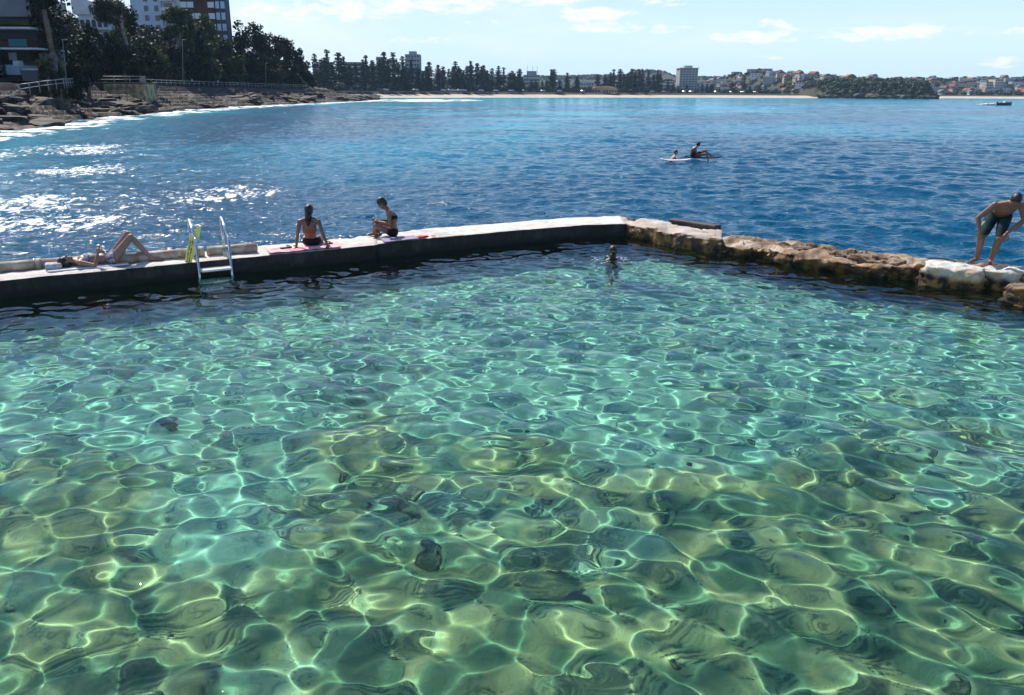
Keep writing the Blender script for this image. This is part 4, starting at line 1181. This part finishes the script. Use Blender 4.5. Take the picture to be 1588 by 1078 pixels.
# white house with arches
Yd = 205; A = at(118, 22, Yd); B = at(163, 22, Yd); zb = at(120, 66, Yd).z; w = B.x - A.x; h = A.z - zb
t_ = empty('arched_house', ((A.x + B.x) / 2, Yd, zb)); tag(t_, 'white house with two storeys of round arches and a sunlit pale roof', 'house')
k = MB(); k.box((0, 5, h / 2 - 1.5), (w, 8, h + 3)); k.build('wall', m_wh, t_)
for f, zc in enumerate((h * .72, h * .28)):
    k = MB(); n_ = 5 - f
    xs_ = [(-w / 2) + w * (j + .5) / n_ for j in range(n_)]; aw = w / n_ * .36; ah = h * .30
    for x in xs_:
        pl = [(x - aw, zc - ah * .55), (x + aw, zc - ah * .55), (x + aw, zc + ah * .1)] + [(x + aw * math.cos(a2), zc + ah * .1 + aw * math.sin(a2)) for a2 in np.linspace(.25, math.pi - .25, 7)] + [(x - aw, zc + ah * .1)]
        k = MB(); k.prism(pl, .90, 1.05); k.build('arch', m_dk, t_)
k = MB(); k.box((0, .6, h * .5), (w + .3, .9, .5)); k.build('balcony', m_wh, t_)
k = MB(); k.prism([(-w / 2 - 1, h), (w / 2 + .6, h), (w * .1, h + 2.8), (-w / 2 - 1, h + 4.4)], .3, 10); k.build('roof', mat('pale_roof', (.7, .7, .72), .6, var=(.6, .6, .62), vscale=1), t_)
# layered modern house at the left edge
Yd = 122; O_ = at(-40, 140, Yd)
t_ = empty('terraced_house', O_); tag(t_, 'modern flat-roofed house in stepped layers at the left edge with a glass balcony', 'house')


def hb(nm, x0, y0, x1, y1, fy, dep, m):
    a_, b_ = at(x0, y0, Yd) - O_, at(x1, y1, Yd) - O_; k = MB(); k.box(((a_.x + b_.x) / 2, fy + dep / 2, (a_.z + b_.z) / 2), (b_.x - a_.x, dep, a_.z - b_.z)); return k.build(nm, m, t_)
hb('upper_wall', -60, -20, 36, 24, 2, 8, m_gr); hb('upper_window', 37, -6, 51, 22, 2.4, 7, m_win); hb('roof_slab', -60, -2, 56, 3, 1.0, 1.0, m_wh) if False else None
hb('dark_band', -60, 24, 50, 33, 2.6, 7, m_dk); hb('planter_hedge', -20, 32, 37, 37.5, 1.2, 1.2, mL[1]); hb('middle_wall', -60, 33, 42, 60, 2.8, 7, m_dk)
hb('canopy_slab', -60, 41, 46, 44.5, .2, 9, m_wh); hb('brick_wall', -60, 47, 47, 73, 3.2, 6, mat('brown_brick', (.12, .05, .035), .9)); hb('balcony_glass', 9, 60, 39, 72, .5, .06, glassm('teal_glass', (.05, .20, .22), .08))
hb('floor_slab', -60, 73.5, 60, 77, -.2, 10, m_wh); hb('lower_wall', -60, 77, 48, 96, 3, 6, m_dk); hb('pale_window', -6, 80, 8, 92, 2.8, .2, m_winl); hb('garden_wall', 50, 82, 76, 95, 1.6, 4, m_gr)
hb('stair_wall', -40, 100, 29, 116, .4, 6, m_bw); hb('parapet', 18, 94, 28, 102, .2, 1.2, m_wh); hb('stair_block', 28, 106, 54, 126, .6, 4, m_gr); hb('coping', 30, 106, 52, 109, .4, 1.0, m_wh); hb('base_wall', -60, 114, 29, 140, .8, 8, mat('brown_stone', (.10, .06, .05), .9, var=(.06, .04, .035), vscale=1.2))
k = MB(); p0, p1 = at(-40, 40, Yd) - O_, at(46, 43, Yd) - O_
hb('shore_wall', -60, 133, 34, 175, -1, 6, m_dk)

# ------------------------------------------------------------------ far shore
bx = np.concatenate([np.arange(-2000, -150, 90), np.arange(-150, 720, 4.), np.arange(720, 1500, 40)])
m_sand = mat('sand', (.46, .40, .33), .95, var=(.54, .48, .41), vscale=.06)
rows = [(-6, -.5), (0, -.05), (10, .45), (24, 1.1), (34, 1.8), (41, 2.2)]
V = [(x, coast_y(x) + d, z) for d, z in rows for x in bx]
o = link('beach', np_mesh('beach', V, grid_faces(len(rows), len(bx))), None, m_sand); tag(o, kind='structure')


def bump(x, y, cx, cy, sx, sy, h): return h * np.exp(-((x - cx) / sx) ** 2 - ((y - cy) / sy) ** 2)


def far_h(x, y):
    d = y - coast_y(x)
    s_ = np.clip((d - 60) / 160, 0, 1); s_ = s_ * s_ * (3 - 2 * s_)
    z = 3.2 + s_ * (bump(x, y, 300, 1080, 170, 170, 7) + bump(x, y, 480, 1130, 160, 150, 10) + bump(x, y, 190, 1250, 120, 200, 5) + bump(x, y, 700, 1150, 200, 200, 16)) + bump(x, y, 300, 2100, 700, 260, 40) + bump(x, y, -500, 1500, 500, 400, 26)
    hd = np.clip((x - 283) / 14, 0, 1) * np.clip((388 - x) / 30, 0, 1) * np.clip((d - 2) / 10, 0, 1)
    z = z + hd * (9 + 3 * np.clip((y - 760) / 100, 0, 1) + 3 * (fbm(x, y, 22, 120, 3) - .5))
    return np.where(d > 36, z, np.where(hd > 0.02, z - 2.4, np.interp(d, [-20, 0, 36], [-4, -1.5, 1.0]))) + 1.0 * (fbm(x, y, 18, 121, 3) - .5) * (d > 50)


fx = np.concatenate([np.arange(-2000, -200, 50), np.arange(-200, 800, 7.), np.arange(800, 1500, 40)]); fd = np.concatenate([np.arange(-20, 300, 6.), np.arange(300, 1600, 40)])
DD, XX = np.meshgrid(fd, fx, indexing='ij'); YY = coast_y(XX) + DD
m_far = mat('far_ground', (.035, .045, .025), .95, stops=[(.35, (.018, .028, .013)), (.5, (.035, .042, .022)), (.66, (.05, .044, .03)), (.8, (.03, .04, .02))], vscale=.05)
o = link('hills', np_mesh('hills', np.stack([XX, YY, far_h(XX, YY)], -1).reshape(-1, 3), grid_faces(len(fd), len(fx))), None, m_far); tag(o, kind='structure')


def fz(x, y): return float(far_h(np.array([x]), np.array([y]))[0])


# promenade wall behind the sand
k = MB(); xs_ = list(np.arange(-110, 282, 8.))
for a_, b_ in zip(xs_[:-1], xs_[1:]):
    p0 = Vector((a_, coast_y(a_) + 42, 3.0)); p1 = Vector((b_, coast_y(b_) + 42, 3.0)); d_ = p1 - p0; k.box((p0 + p1) / 2, (d_.length + .05, .8, 2.0), math.atan2(d_.y, d_.x))
o = k.build('promenade_wall', mat('promenade_stone', (.16, .13, .12), .9, var=(.28, .24, .2), vscale=.08)); tag(o, 'long low dark promenade wall between the far beach and the pines', 'wall')

# Norfolk pines
m_pine = leaf_mat('pine_needles', [(.3, (.012, .022, .014)), (.55, (.028, .045, .024)), (.75, (.05, .07, .035))], .3)


def pine(seed, h=1.):
    rr_ = random.Random(seed); g_ = np.random.default_rng(seed); t_ = empty('norfolk_pine'); Q = []
    k = MB(); k.cone((0, 0, -1), (0, 0, .98 * 28), .55, .10, 7); k.build('trunk', m_bark, t_)
    z = rr_.uniform(4.5, 9); tiers = []
    while z < 27.6:
        f = z / 28; R_ = (6.3 * (1 - f) ** .5 * (1 - .35 * (f < .3)) + .9) * rr_.uniform(.6, 1.2)
        if rr_.random() < .12: R_ *= .4
        if .84 < f < .88 and seed % 3: R_ *= .3
        if f > .93: R_ = rr_.uniform(1.2, 2.1)
        nb = rr_.choice((5, 6, 7)); ph = rr_.uniform(0, 6)
        for b_ in range(nb):
            a_ = ph + b_ * 6.283 / nb + rr_.uniform(-.2, .2); Rb = R_ * rr_.uniform(.7, 1.1)
            m_ = max(3, int(Rb * 2.2))
            for j in range(m_):
                r = Rb * (j + .6) / m_; zz = z + r * rr_.uniform(.02, .22) - .03 * r * r; c_ = np.array([r * math.cos(a_), r * math.sin(a_), zz])
                for _ in range(2):
                    u = g_.normal(size=3) * np.array([1, 1, .45]); u /= np.linalg.norm(u); v = np.cross(u, g_.normal(size=3)); v /= np.linalg.norm(v); s_ = .8 * rr_.uniform(.6, 1.25)
                    cc = c_ + g_.normal(size=3) * .22; Q += [cc - u * s_, cc - v * s_ * .5, cc + u * s_, cc + v * s_ * .5]
        z += rr_.uniform(.75, 1.35)
    link('crown', np_mesh('crown', Q, np.arange(len(Q)).reshape(-1, 4), smooth=False), t_, m_pine); return t_


protos = [pine(i) for i in range(8)]; used = [False] * 8
PN = [(487, 82), (497, 92), (506, 76), (503, 88), (515, 96), (524, 80), (532, 88), (541, 100), (551, 97), (562, 92), (567, 85), (577, 92), (588, 90), (595, 79), (602, 92), (609, 81), (617, 96), (624, 87), (637, 90), (648, 102), (661, 103), (665, 95),
      (679, 101), (687, 103), (696, 106), (706, 95), (715, 107), (724, 101), (730, 94), (740, 97), (747, 103), (755, 109), (763, 105), (773, 102), (781, 104), (790, 112), (798, 113), (804, 114), (824, 125), (831, 124), (841, 125), (848, 124),
      (855, 107), (859, 106), (868, 122), (880, 112), (894, 120), (927, 115), (938, 116), (947, 112), (952, 107), (962, 106), (968, 114), (974, 113), (980, 107), (985.6, 112), (992, 107), (997, 109), (1006, 108), (1014, 115), (1020, 110), (1024, 114), (1044, 130), (1065, 130), (1103, 130), (1036, 126)]
for i in range(34): x = rnd.uniform(484, 1030); PN.append((x, rnd.uniform(100, 118) if x < 810 else rnd.uniform(118, 130)))
for i in range(14): PN.append((rnd.uniform(1040, 1190), rnd.uniform(126, 134)))
SEG = [(545, 'Norfolk pine on the far shore between the wooded point and the long low flats'), (600, 'Norfolk pine in front of the long low flats on the far shore'), (662, 'Norfolk pine around the square grey tower on the far shore'),
       (745, 'Norfolk pine in the long row right of the square grey tower'), (812, 'Norfolk pine at the end of the long row, left of the stepped hotel'), (850, 'short Norfolk pine in front of the stepped hotel'), (915, 'lone-standing Norfolk pine by the white dome roof left of the tan beach pavilion'),
       (950, 'Norfolk pine behind the tan beach pavilion'), (1000, 'Norfolk pine in the dense clump right of the tan beach pavilion'), (1035, 'Norfolk pine in the thin clump left of the isolated tower block'), (2000, 'small dark pine near the foot of the isolated tower block')]
for i, (px, py) in enumerate(PN):
    a0 = ray(px, 143); kx = a0.x / a0.y; lo, hi = 300., 1500.
    for _ in range(30):
        md = (lo + hi) / 2
        if md - coast_y(kx * md) - 50 - rnd.random() * 0 > 0: hi = md
        else: lo = md
    Yd = lo + rnd.uniform(0, 16) + (10 if i > 65 else 0); p = at(px, py, Yd); zb = fz(p.x, Yd); hgt = p.z - zb
    j = i % 8; o = protos[j] if not used[j] else copy_tree(protos[j]); used[j] = True
    o.location = (p.x, Yd, zb); s_ = hgt / 28; o.scale = (rnd.uniform(.72, 1.0) * (.35 + .65 * s_),) * 2 + (s_,); o.rotation_euler = (0, 0, rnd.uniform(0, 6)); lab = next(l for m_, l in SEG if px < m_); tag(o, lab, 'tree', lab + 's')


def fY(px, dd=60):
    a0 = ray(px, 143); kx = a0.x / a0.y; lo, hi = 300., 1500.
    for _ in range(30):
        md = (lo + hi) / 2
        if md - coast_y(kx * md) - dd > 0: hi = md
        else: lo = md
    return lo


m_bl = mat('balcony_band', (.62, .62, .62), .7); m_bwin = glassm('far_glass', (.05, .07, .10), .2)
building('apartment_block', 'long low block of flats with striped balconies behind the left pines', 'apartment block', 534, 562, 97, fY(548, 90), 18, m_gr, 8, 7, fh=3.1, wsz=(1.8, 1.5), wm=m_bwin, balc=m_bl, roof=m_roofg)
building('apartment_block', 'lower block of flats seen between pines right of the striped flats', 'apartment block', 562, 600, 103, fY(580, 100), 16, m_gr, 6, 7, fh=3.1, wsz=(1.8, 1.5), wm=m_bwin, balc=m_bl, roof=m_roofg)
building('apartment_block', 'pale narrow block standing just behind the first pines of the far shore', 'apartment block', 484, 506, 98, fY(495, 110), 14, m_wh, 6, 4, fh=3.1, wsz=(1.8, 1.5), wm=m_bwin)
t_, w, h = building('tower_block', 'square grey tower with a stepped top above the pines', 'tower block', 628, 650, 84, fY(639, 110), 14, m_conb, 14, 5, fh=3.1, wsz=(1.4, 1.4), wm=m_bwin)
k = MB(); k.box((0, 6, h + 1.1), (w * .5, 7, 2.2)); k.build('roof_house', m_conb, t_)
building('tower_block', 'slim grey tower peeping between pines left of the square tower', 'tower block', 583, 592, 88, fY(588, 120), 10, m_conb, 10, 2, fh=3.1, wsz=(1.4, 1.4), wm=m_bwin)
t_, w, h = building('hotel', 'stepped grey hotel with masts on its roof in the gap of the pines', 'hotel', 812, 837, 116, fY(825, 110), 16, m_conb, 7, 6, fh=3.1, wsz=(1.6, 1.5), wm=m_bwin, balc=m_bl)
k = MB(); k.box((0, 6, h + 1.6), (w * .6, 8, 3.2)); k.build('roof_house', m_conb, t_); k = MB(); [k.cone((x, 5, h), (x, 5, h + 8), .25, .12, 6) for x in (-4, 1, 5)]; k.build('mast', m_gr, t_)
t_, w, h = building('tower_block', 'isolated tall concrete tower block with balcony rows on the far shore', 'tower block', 1055, 1083, 106, fY(1069, 95), 20, m_conb, 17, 6, fh=2.35, wsz=(1.9, 1.1), wm=m_bwin, rz=R(0))
k = MB(); k.box((0, 8, h + 1.4), (w * .42, 9, 2.8)); k.build('roof_house', m_conb, t_); k = MB(); k.box((0, 8, h + .3), (w + 1.6, 22, .6)); k.build('roof', m_bl, t_)
t_, w, h = building('beach_pavilion', 'tan beach pavilion with a curved roof right behind the sand', 'pavilion', 918, 957, 138.5, fY(937, 44), 14, m_tan, 1, 9, fh=3, wsz=(1.6, 1.8), wm=m_dk)
k = MB(); k.prism([(-w / 2 - 1, h)] + [(w * .5 * math.cos(a_), h + 3.0 * math.sin(a_)) for a_ in np.linspace(math.pi - .15, .15, 9)] + [(w / 2 + 1, h)], -1, 15); k.build('roof', mat('tan_roof', (.42, .30, .18), .8, var=(.34, .24, .15), vscale=.3), t_)
t_, w, h = building('hall', 'hall with a domed white roof between two pines', 'hall', 861, 875, 129.5, fY(868, 90), 16, m_wh, 0, 0)
k = MB(); k.prism([(w * .5 * math.cos(a_), h + 3.2 * math.sin(a_)) for a_ in np.linspace(math.pi, 0, 9)], -.5, 16); k.build('roof', m_wh, t_)
for px0, px1, py, lab in ((893, 921, 128, 'long white flat-roofed building behind the pines left of the pavilion'), (926, 940, 129.5, 'short white roof behind the tan pavilion'), (1026, 1046, 126, 'pale building with a dull red roof left of the isolated tower')):
    building('low_building', lab, 'building', px0, px1, py, fY((px0 + px1) / 2, 110), 14, m_wh, 2, 7, fh=3, wsz=(1.6, 1.4), wm=m_bwin, roof=m_roofr if 'red' in lab else m_wh, roofh=2.2 if 'red' in lab else 0)
for px0, px1, py, Yx, m, fl, lab in ((1240, 1249, 115, 870, m_conb, 9, 'narrow pale tower standing on the far headland'), (1250, 1262, 116, 875, m_gr, 8, 'darker slab block joined to the narrow headland tower'),
                             (1544, 1556, 123, 1010, m_cream, 9, 'tall cream block at the far right end of the bay'), (1530, 1543, 127, 1015, m_conb, 6, 'broad grey block beside the tall cream block'), (1262, 1276, 127, 860, m_wh, 4, 'white flats stepping down the headland'), (1303, 1322, 126, 800, m_wh, 4, 'long white flats on the headland cliff edge')):
    p_ = at((px0 + px1) / 2, py, Yx); building('apartment_block', lab, 'apartment block', px0, px1, py, Yx, 14, m, fl, 3, zb=fz(p_.x, Yx) - 1, fh=2.9, wsz=(1.7, 1.4), wm=m_bwin, balc=m_bl, roof=m_roofg)

# houses on the far hills
hm = []
for i, (wc, rc) in enumerate([(m_wh, m_roofr), (m_cream, m_roofr), (m_wh, m_roofg), (m_conb, m_wh), (m_tan, m_roofr), (m_cream, m_roofg), (m_wh, m_wh)]):
    k = MB(); w, d_, h = (11, 13, 9, 15, 10, 12, 16)[i], 10, (6, 7, 5.5, 8, 6, 9, 6)[i]
    k.box((0, 0, h / 2 - 2), (w, d_, h + 4), mi=0)
    if rc is m_wh: k.box((0, 0, h + .3), (w + .8, d_ + .8, .6), mi=1)
    else: k.prism([(-w / 2 - .6, h), (w / 2 + .6, h), (w * .12, h + 2.8), (-w * .12, h + 2.8)], -d_ / 2 - .5, d_ / 2 + .5, mi=1)
    for j in range(3):
        for f in range(2):
            if h > 5.6 or f == 0: k.box(((j - 1) * w * .3, -d_ / 2 - .02, 1.6 + f * 2.9), (1.6, .14, 1.3), mi=2)
    o_ = k.build('house', [wc, rc, m_bwin]); hm.append(o_.data); bpy.data.objects.remove(o_)
HN = [('red tiled', 'white'), ('red tiled', 'cream'), ('grey tiled', 'white'), ('flat white', 'grey'), ('red tiled', 'tan'), ('grey tiled', 'cream'), ('flat white', 'white')]
spots = []
tries = 0
while len(spots) < 235 and tries < 12000:
    tries += 1; px = rnd.uniform(1030, 1600); Yd = fY(px, rnd.uniform(62, 400)); x = ray(px, 143); x = x.x / x.y * Yd
    if all((x - a_) ** 2 + (Yd - b_) ** 2 > 11 ** 2 for a_, b_ in spots) and not (1048 < px < 1092) and not (283 < x < 400 and Yd - coast_y(x) < 16): spots.append((x, Yd))
for x, y in spots:
    j = rnd.randrange(7); o = bpy.data.objects.new('house', hm[j]); C.objects.link(o); o.location = (x, y, fz(x, y)); s_ = rnd.uniform(.5, .85); o.scale = (s_, s_, s_); o.rotation_euler = (0, 0, rnd.uniform(-.6, .6))
    px = 794 + F * x / y
    zone = 'on the town hill right of the isolated tower' if px < 1240 else ('on the rocky headland' if px < 1415 else 'behind the second beach at the far right')
    lab = '%s house with %s roof %s' % (HN[j][1], HN[j][0], zone); tag(o, lab, 'house', 'houses ' + zone)

# woods on the far land: individual crowns cannot be told apart
g_ = np.random.default_rng(77); n = 170000
cl_n = 3000; cxs = []; 
while len(cxs) < cl_n:
    uu = g_.random(); px = g_.uniform(484, 1050) if uu < .3 else (g_.uniform(1270, 1430) if uu < .48 else g_.uniform(1020, 1620))
    Yd = fY(px, 56 + g_.random() ** 1.3 * (480 if px > 1010 else 200)); d0 = ray(px, 143); cxs.append((d0.x / d0.y * Yd, Yd))
for _ in range(620):
    x = g_.uniform(290, 366); cxs.append((x, float(coast_y(x)) + 3 + 60 * g_.random() ** 1.6))
cl_n = len(cxs); cxs = np.array(cxs); cz = far_h(cxs[:, 0], cxs[:, 1]); cr = (2.0 + 2.6 * g_.random(cl_n)) * np.where(cxs[:, 0] < 170, 1.15, .85)
idx = g_.integers(0, cl_n, n); u = g_.normal(size=(n, 3)); u /= np.linalg.norm(u, axis=1, keepdims=True)
p = np.stack([cxs[idx, 0], cxs[idx, 1], cz[idx] + cr[idx] * .6], -1) + u * (g_.random(n) ** .4 * cr[idx])[:, None] * np.array([1, 1, .85])
a_ = np.cross(u, g_.normal(size=(n, 3))); a_ /= np.linalg.norm(a_, axis=1, keepdims=True); b_ = np.cross(u, a_); s_ = (.7 + .5 * g_.random(n))[:, None]
q_ = np.stack([p - a_ * s_, p - b_ * s_ * .7, p + a_ * s_, p + b_ * s_ * .7], 1).reshape(-1, 3)
o = link('woods', np_mesh('woods', q_, np.arange(4 * n).reshape(n, 4), smooth=False), None, leaf_mat('far_leaves', [(.3, (.02, .035, .018)), (.55, (.04, .06, .03)), (.75, (.08, .10, .05))], .12)); tag(o, kind='stuff')
# distant ridge woods give the far line its rough edge
n = 9000; x = g_.uniform(-700, 1300, n); y = g_.uniform(1950, 2250, n); z = far_h(x, y) + 3 * g_.random(n); u = g_.normal(size=(n, 3)); u /= np.linalg.norm(u, axis=1, keepdims=True)
p = np.stack([x, y, z], -1); a_ = np.cross(u, g_.normal(size=(n, 3))); a_ /= np.linalg.norm(a_, axis=1, keepdims=True); b_ = np.cross(u, a_)
o = link('distant_woods', np_mesh('distant_woods', np.stack([p - a_ * 4, p - b_ * 3, p + a_ * 4, p + b_ * 3], 1).reshape(-1, 3), np.arange(4 * n).reshape(n, 4), smooth=False), None, bpy.data.materials['far_leaves']); tag(o, kind='stuff')

# headland cliff rocks
for i in range(26):
    x = rnd.uniform(286, 352); y = float(coast_y(x)) + rnd.uniform(-2, 9); o = bpy.data.objects.new('cliff_rock', rnd.choice(rv)); C.objects.link(o); s_ = rnd.uniform(3, 6.5)
    o.location = (x, y, rnd.uniform(.5, 3)); o.scale = (s_, s_, s_ * 1.5); o.rotation_euler = (0, 0, rnd.uniform(0, 6)); tag(o, 'dark cliff rock at the waterline of the far headland', 'rock', 'cliff rocks of the far headland')

# parked cars behind the far beach
cm = []
for c_ in ((.7, .7, .72), (.3, .31, .33), (.08, .09, .12)):
    k = MB(); k.prism([(-2.2, .35), (2.2, .35), (2.25, .9), (1.3, 1.0), (.7, 1.5), (-1.2, 1.5), (-1.8, .95), (-2.25, .85)], -.85, .85)
    for x in (-1.35, 1.35):
        for y in (-.8, .8): k.cone((x, y - .1, .35), (x, y + .1, .35), .34, .34, 10, mi=1)
    k.box((-.2, 0, 1.22), (1.9, 1.74, .4), mi=1); o_ = k.build('car', [mat('car_paint', c_, .3), m_dk]); cm.append(o_.data); bpy.data.objects.remove(o_)
for i in range(34):
    px = rnd.uniform(500, 1180); Yd = fY(px, 46.5); d0 = ray(px, 143); x = d0.x / d0.y * Yd; j = rnd.choice((0, 0, 0, 1, 2)); o = bpy.data.objects.new('parked_car', cm[j]); C.objects.link(o); o.location = (x, Yd, 3.9 if False else fz(x, Yd) + .9)
    o.rotation_euler = (0, 0, .7 + rnd.uniform(-.1, .1)); lab = 'small %s parked car behind the promenade wall of the far beach' % ('white', 'grey', 'dark')[j]; tag(o, lab, 'car', 'cars parked behind the far beach')

# tiny walkers, the figure on the rocks, and the boat
def walker(label, loc, rz, skin, shirt, trousers, st=.18, vox=.03):
    J = dict(pelvis=(0, 0, .92), chest=(0, .02, 1.22), neck=(0, .03, 1.45), head=(0, .05, 1.56), sl=(-.19, .02, 1.39), sr=(.19, .02, 1.39), el=(-.25, .05, 1.12), wl=(-.24, .18, .92), er=(.25, -.06, 1.12), wr=(.26, .02, .90),
             hl=(-.09, 0, .9), hr=(.09, 0, .9), kl=(-.1, st, .5), kr=(.1, -.02, .5), al=(-.1, st * 1.1, .09), ar=(.1, -st * 1.6, .11), tl=(-.1, st * 1.1 + .18, .03), tr=(.1, -st * 1.6 + .17, .04), face=(0, 1, -.1))
    o, J_, (hc, FH, F3) = person(label, J, skin, loc, rz, voxel=vox, fem=False)
    garment('shirt', o, lambda p: .95 < p.z < 1.44 and abs(p.x) < .3 and p.z > .95, shirt, .02); garment('trousers', o, lambda p: .45 < p.z <= .96 and abs(p.x) < .21, trousers, .02); hair(o, hc, FH, m_hair); return o
m_ws = mat('white_shirt', (.78, .80, .84), .8); m_nv = mat('navy_cloth', (.02, .03, .08), .8)
Yd = 97; p_ = at(29, 203, Yd); x = p_.x
walker('person in a white shirt bending on the near rocks at the left edge', (x, Yd, gz(x, Yd) - .03), R(100), SK1, m_ws, m_nv)
for px, Yd, sh_, rz, lab in ((361, 205, m_ws, 90, 'walker in white on the shore path, left one of the pair under the trees'), (388, 222, m_ws, -90, 'walker in white further right on the shore path'), (335, 190, m_nv, 80, 'walker in dark clothes by the railing nearest the hut')):
    y = Yd; x = float(shore_x(y)) - 15; walker(lab, (x, y, 4.56), R(rz), SK1, sh_, m_nv)
q = P(1558, 161.5, 0); t_ = empty('motorboat', (q.x, min(q.y, 330), 0)); q = at(1558, 160.5, 300); t_.location = (q.x, 300, 0); tag(t_, 'small dark motorboat throwing white water at the far right', 'boat')
n_ = 12; vs = []
for j in range(n_):
    t = j / (n_ - 1); w_ = 1.0 * (1 - t ** 3.2) + .02
    vs += [(t * 5.6 - 2.8, -w_, .75 + .35 * t * t), (t * 5.6 - 2.8, -w_ * .7, -.1), (t * 5.6 - 2.8, 0, -.35), (t * 5.6 - 2.8, w_ * .7, -.1), (t * 5.6 - 2.8, w_, .75 + .35 * t * t), (t * 5.6 - 2.8, 0, .60)]
f = [(j * 6 + i, j * 6 + (i + 1) % 6, (j + 1) * 6 + (i + 1) % 6, (j + 1) * 6 + i) for j in range(n_ - 1) for i in range(6)]
link('hull', np_mesh('hull', vs, f, False), t_, mat('boat_hull', (.06, .07, .1), .4)); k = MB(); k.box((.3, 0, 1.0), (1.2, 1.2, .7), bev=.1); k.build('console', m_wh, t_); k = MB(); k.box((-2.9, 0, .6), (.35, .4, 1.1), bev=.08); k.build('outboard_engine', m_dk, t_)
t_.rotation_euler = (0, 0, R(8))
k = MB()
for i in range(60):
    a_ = rnd.random(); k.ball((q.x - 3 - a_ * 6, 300 + rnd.uniform(-1, 1) * (.4 + a_), .1 + rnd.random() * .5 * (1 - a_)), rnd.uniform(.15, .45), 1, (1.6, 1, .6))
o = k.build('spray_glitter', fw); tag(o, kind='stuff')

# the air over the bay
k = MB(); k.box((250, 1180, 36), (4700, 2560, 84)); o = k.build('haze'); tag(o, kind='stuff')
hmt = bpy.data.materials.new('haze'); hmt.use_nodes = True; t = hmt.node_tree; t.nodes.clear(); oo = N(t, 'OutputMaterial'); v = N(t, 'VolumePrincipled'); v.inputs['Density'].default_value = .00011; v.inputs['Color'].default_value = (.45, .70, 1, 1); v.inputs['Anisotropy'].default_value = .0
t.links.new(v.outputs[0], oo.inputs[1]); o.data.materials.append(hmt)
sc.view_settings.view_transform = 'Standard'; sc.view_settings.look = 'None'; sc.view_settings.exposure = .30; sc.view_settings.gamma = 1
sc.cycles.use_denoising = True; sc.cycles.max_bounces = 8; sc.cycles.transparent_max_bounces = 8; sc.cycles.volume_bounces = 0
sc.cycles.sample_clamp_indirect = 10
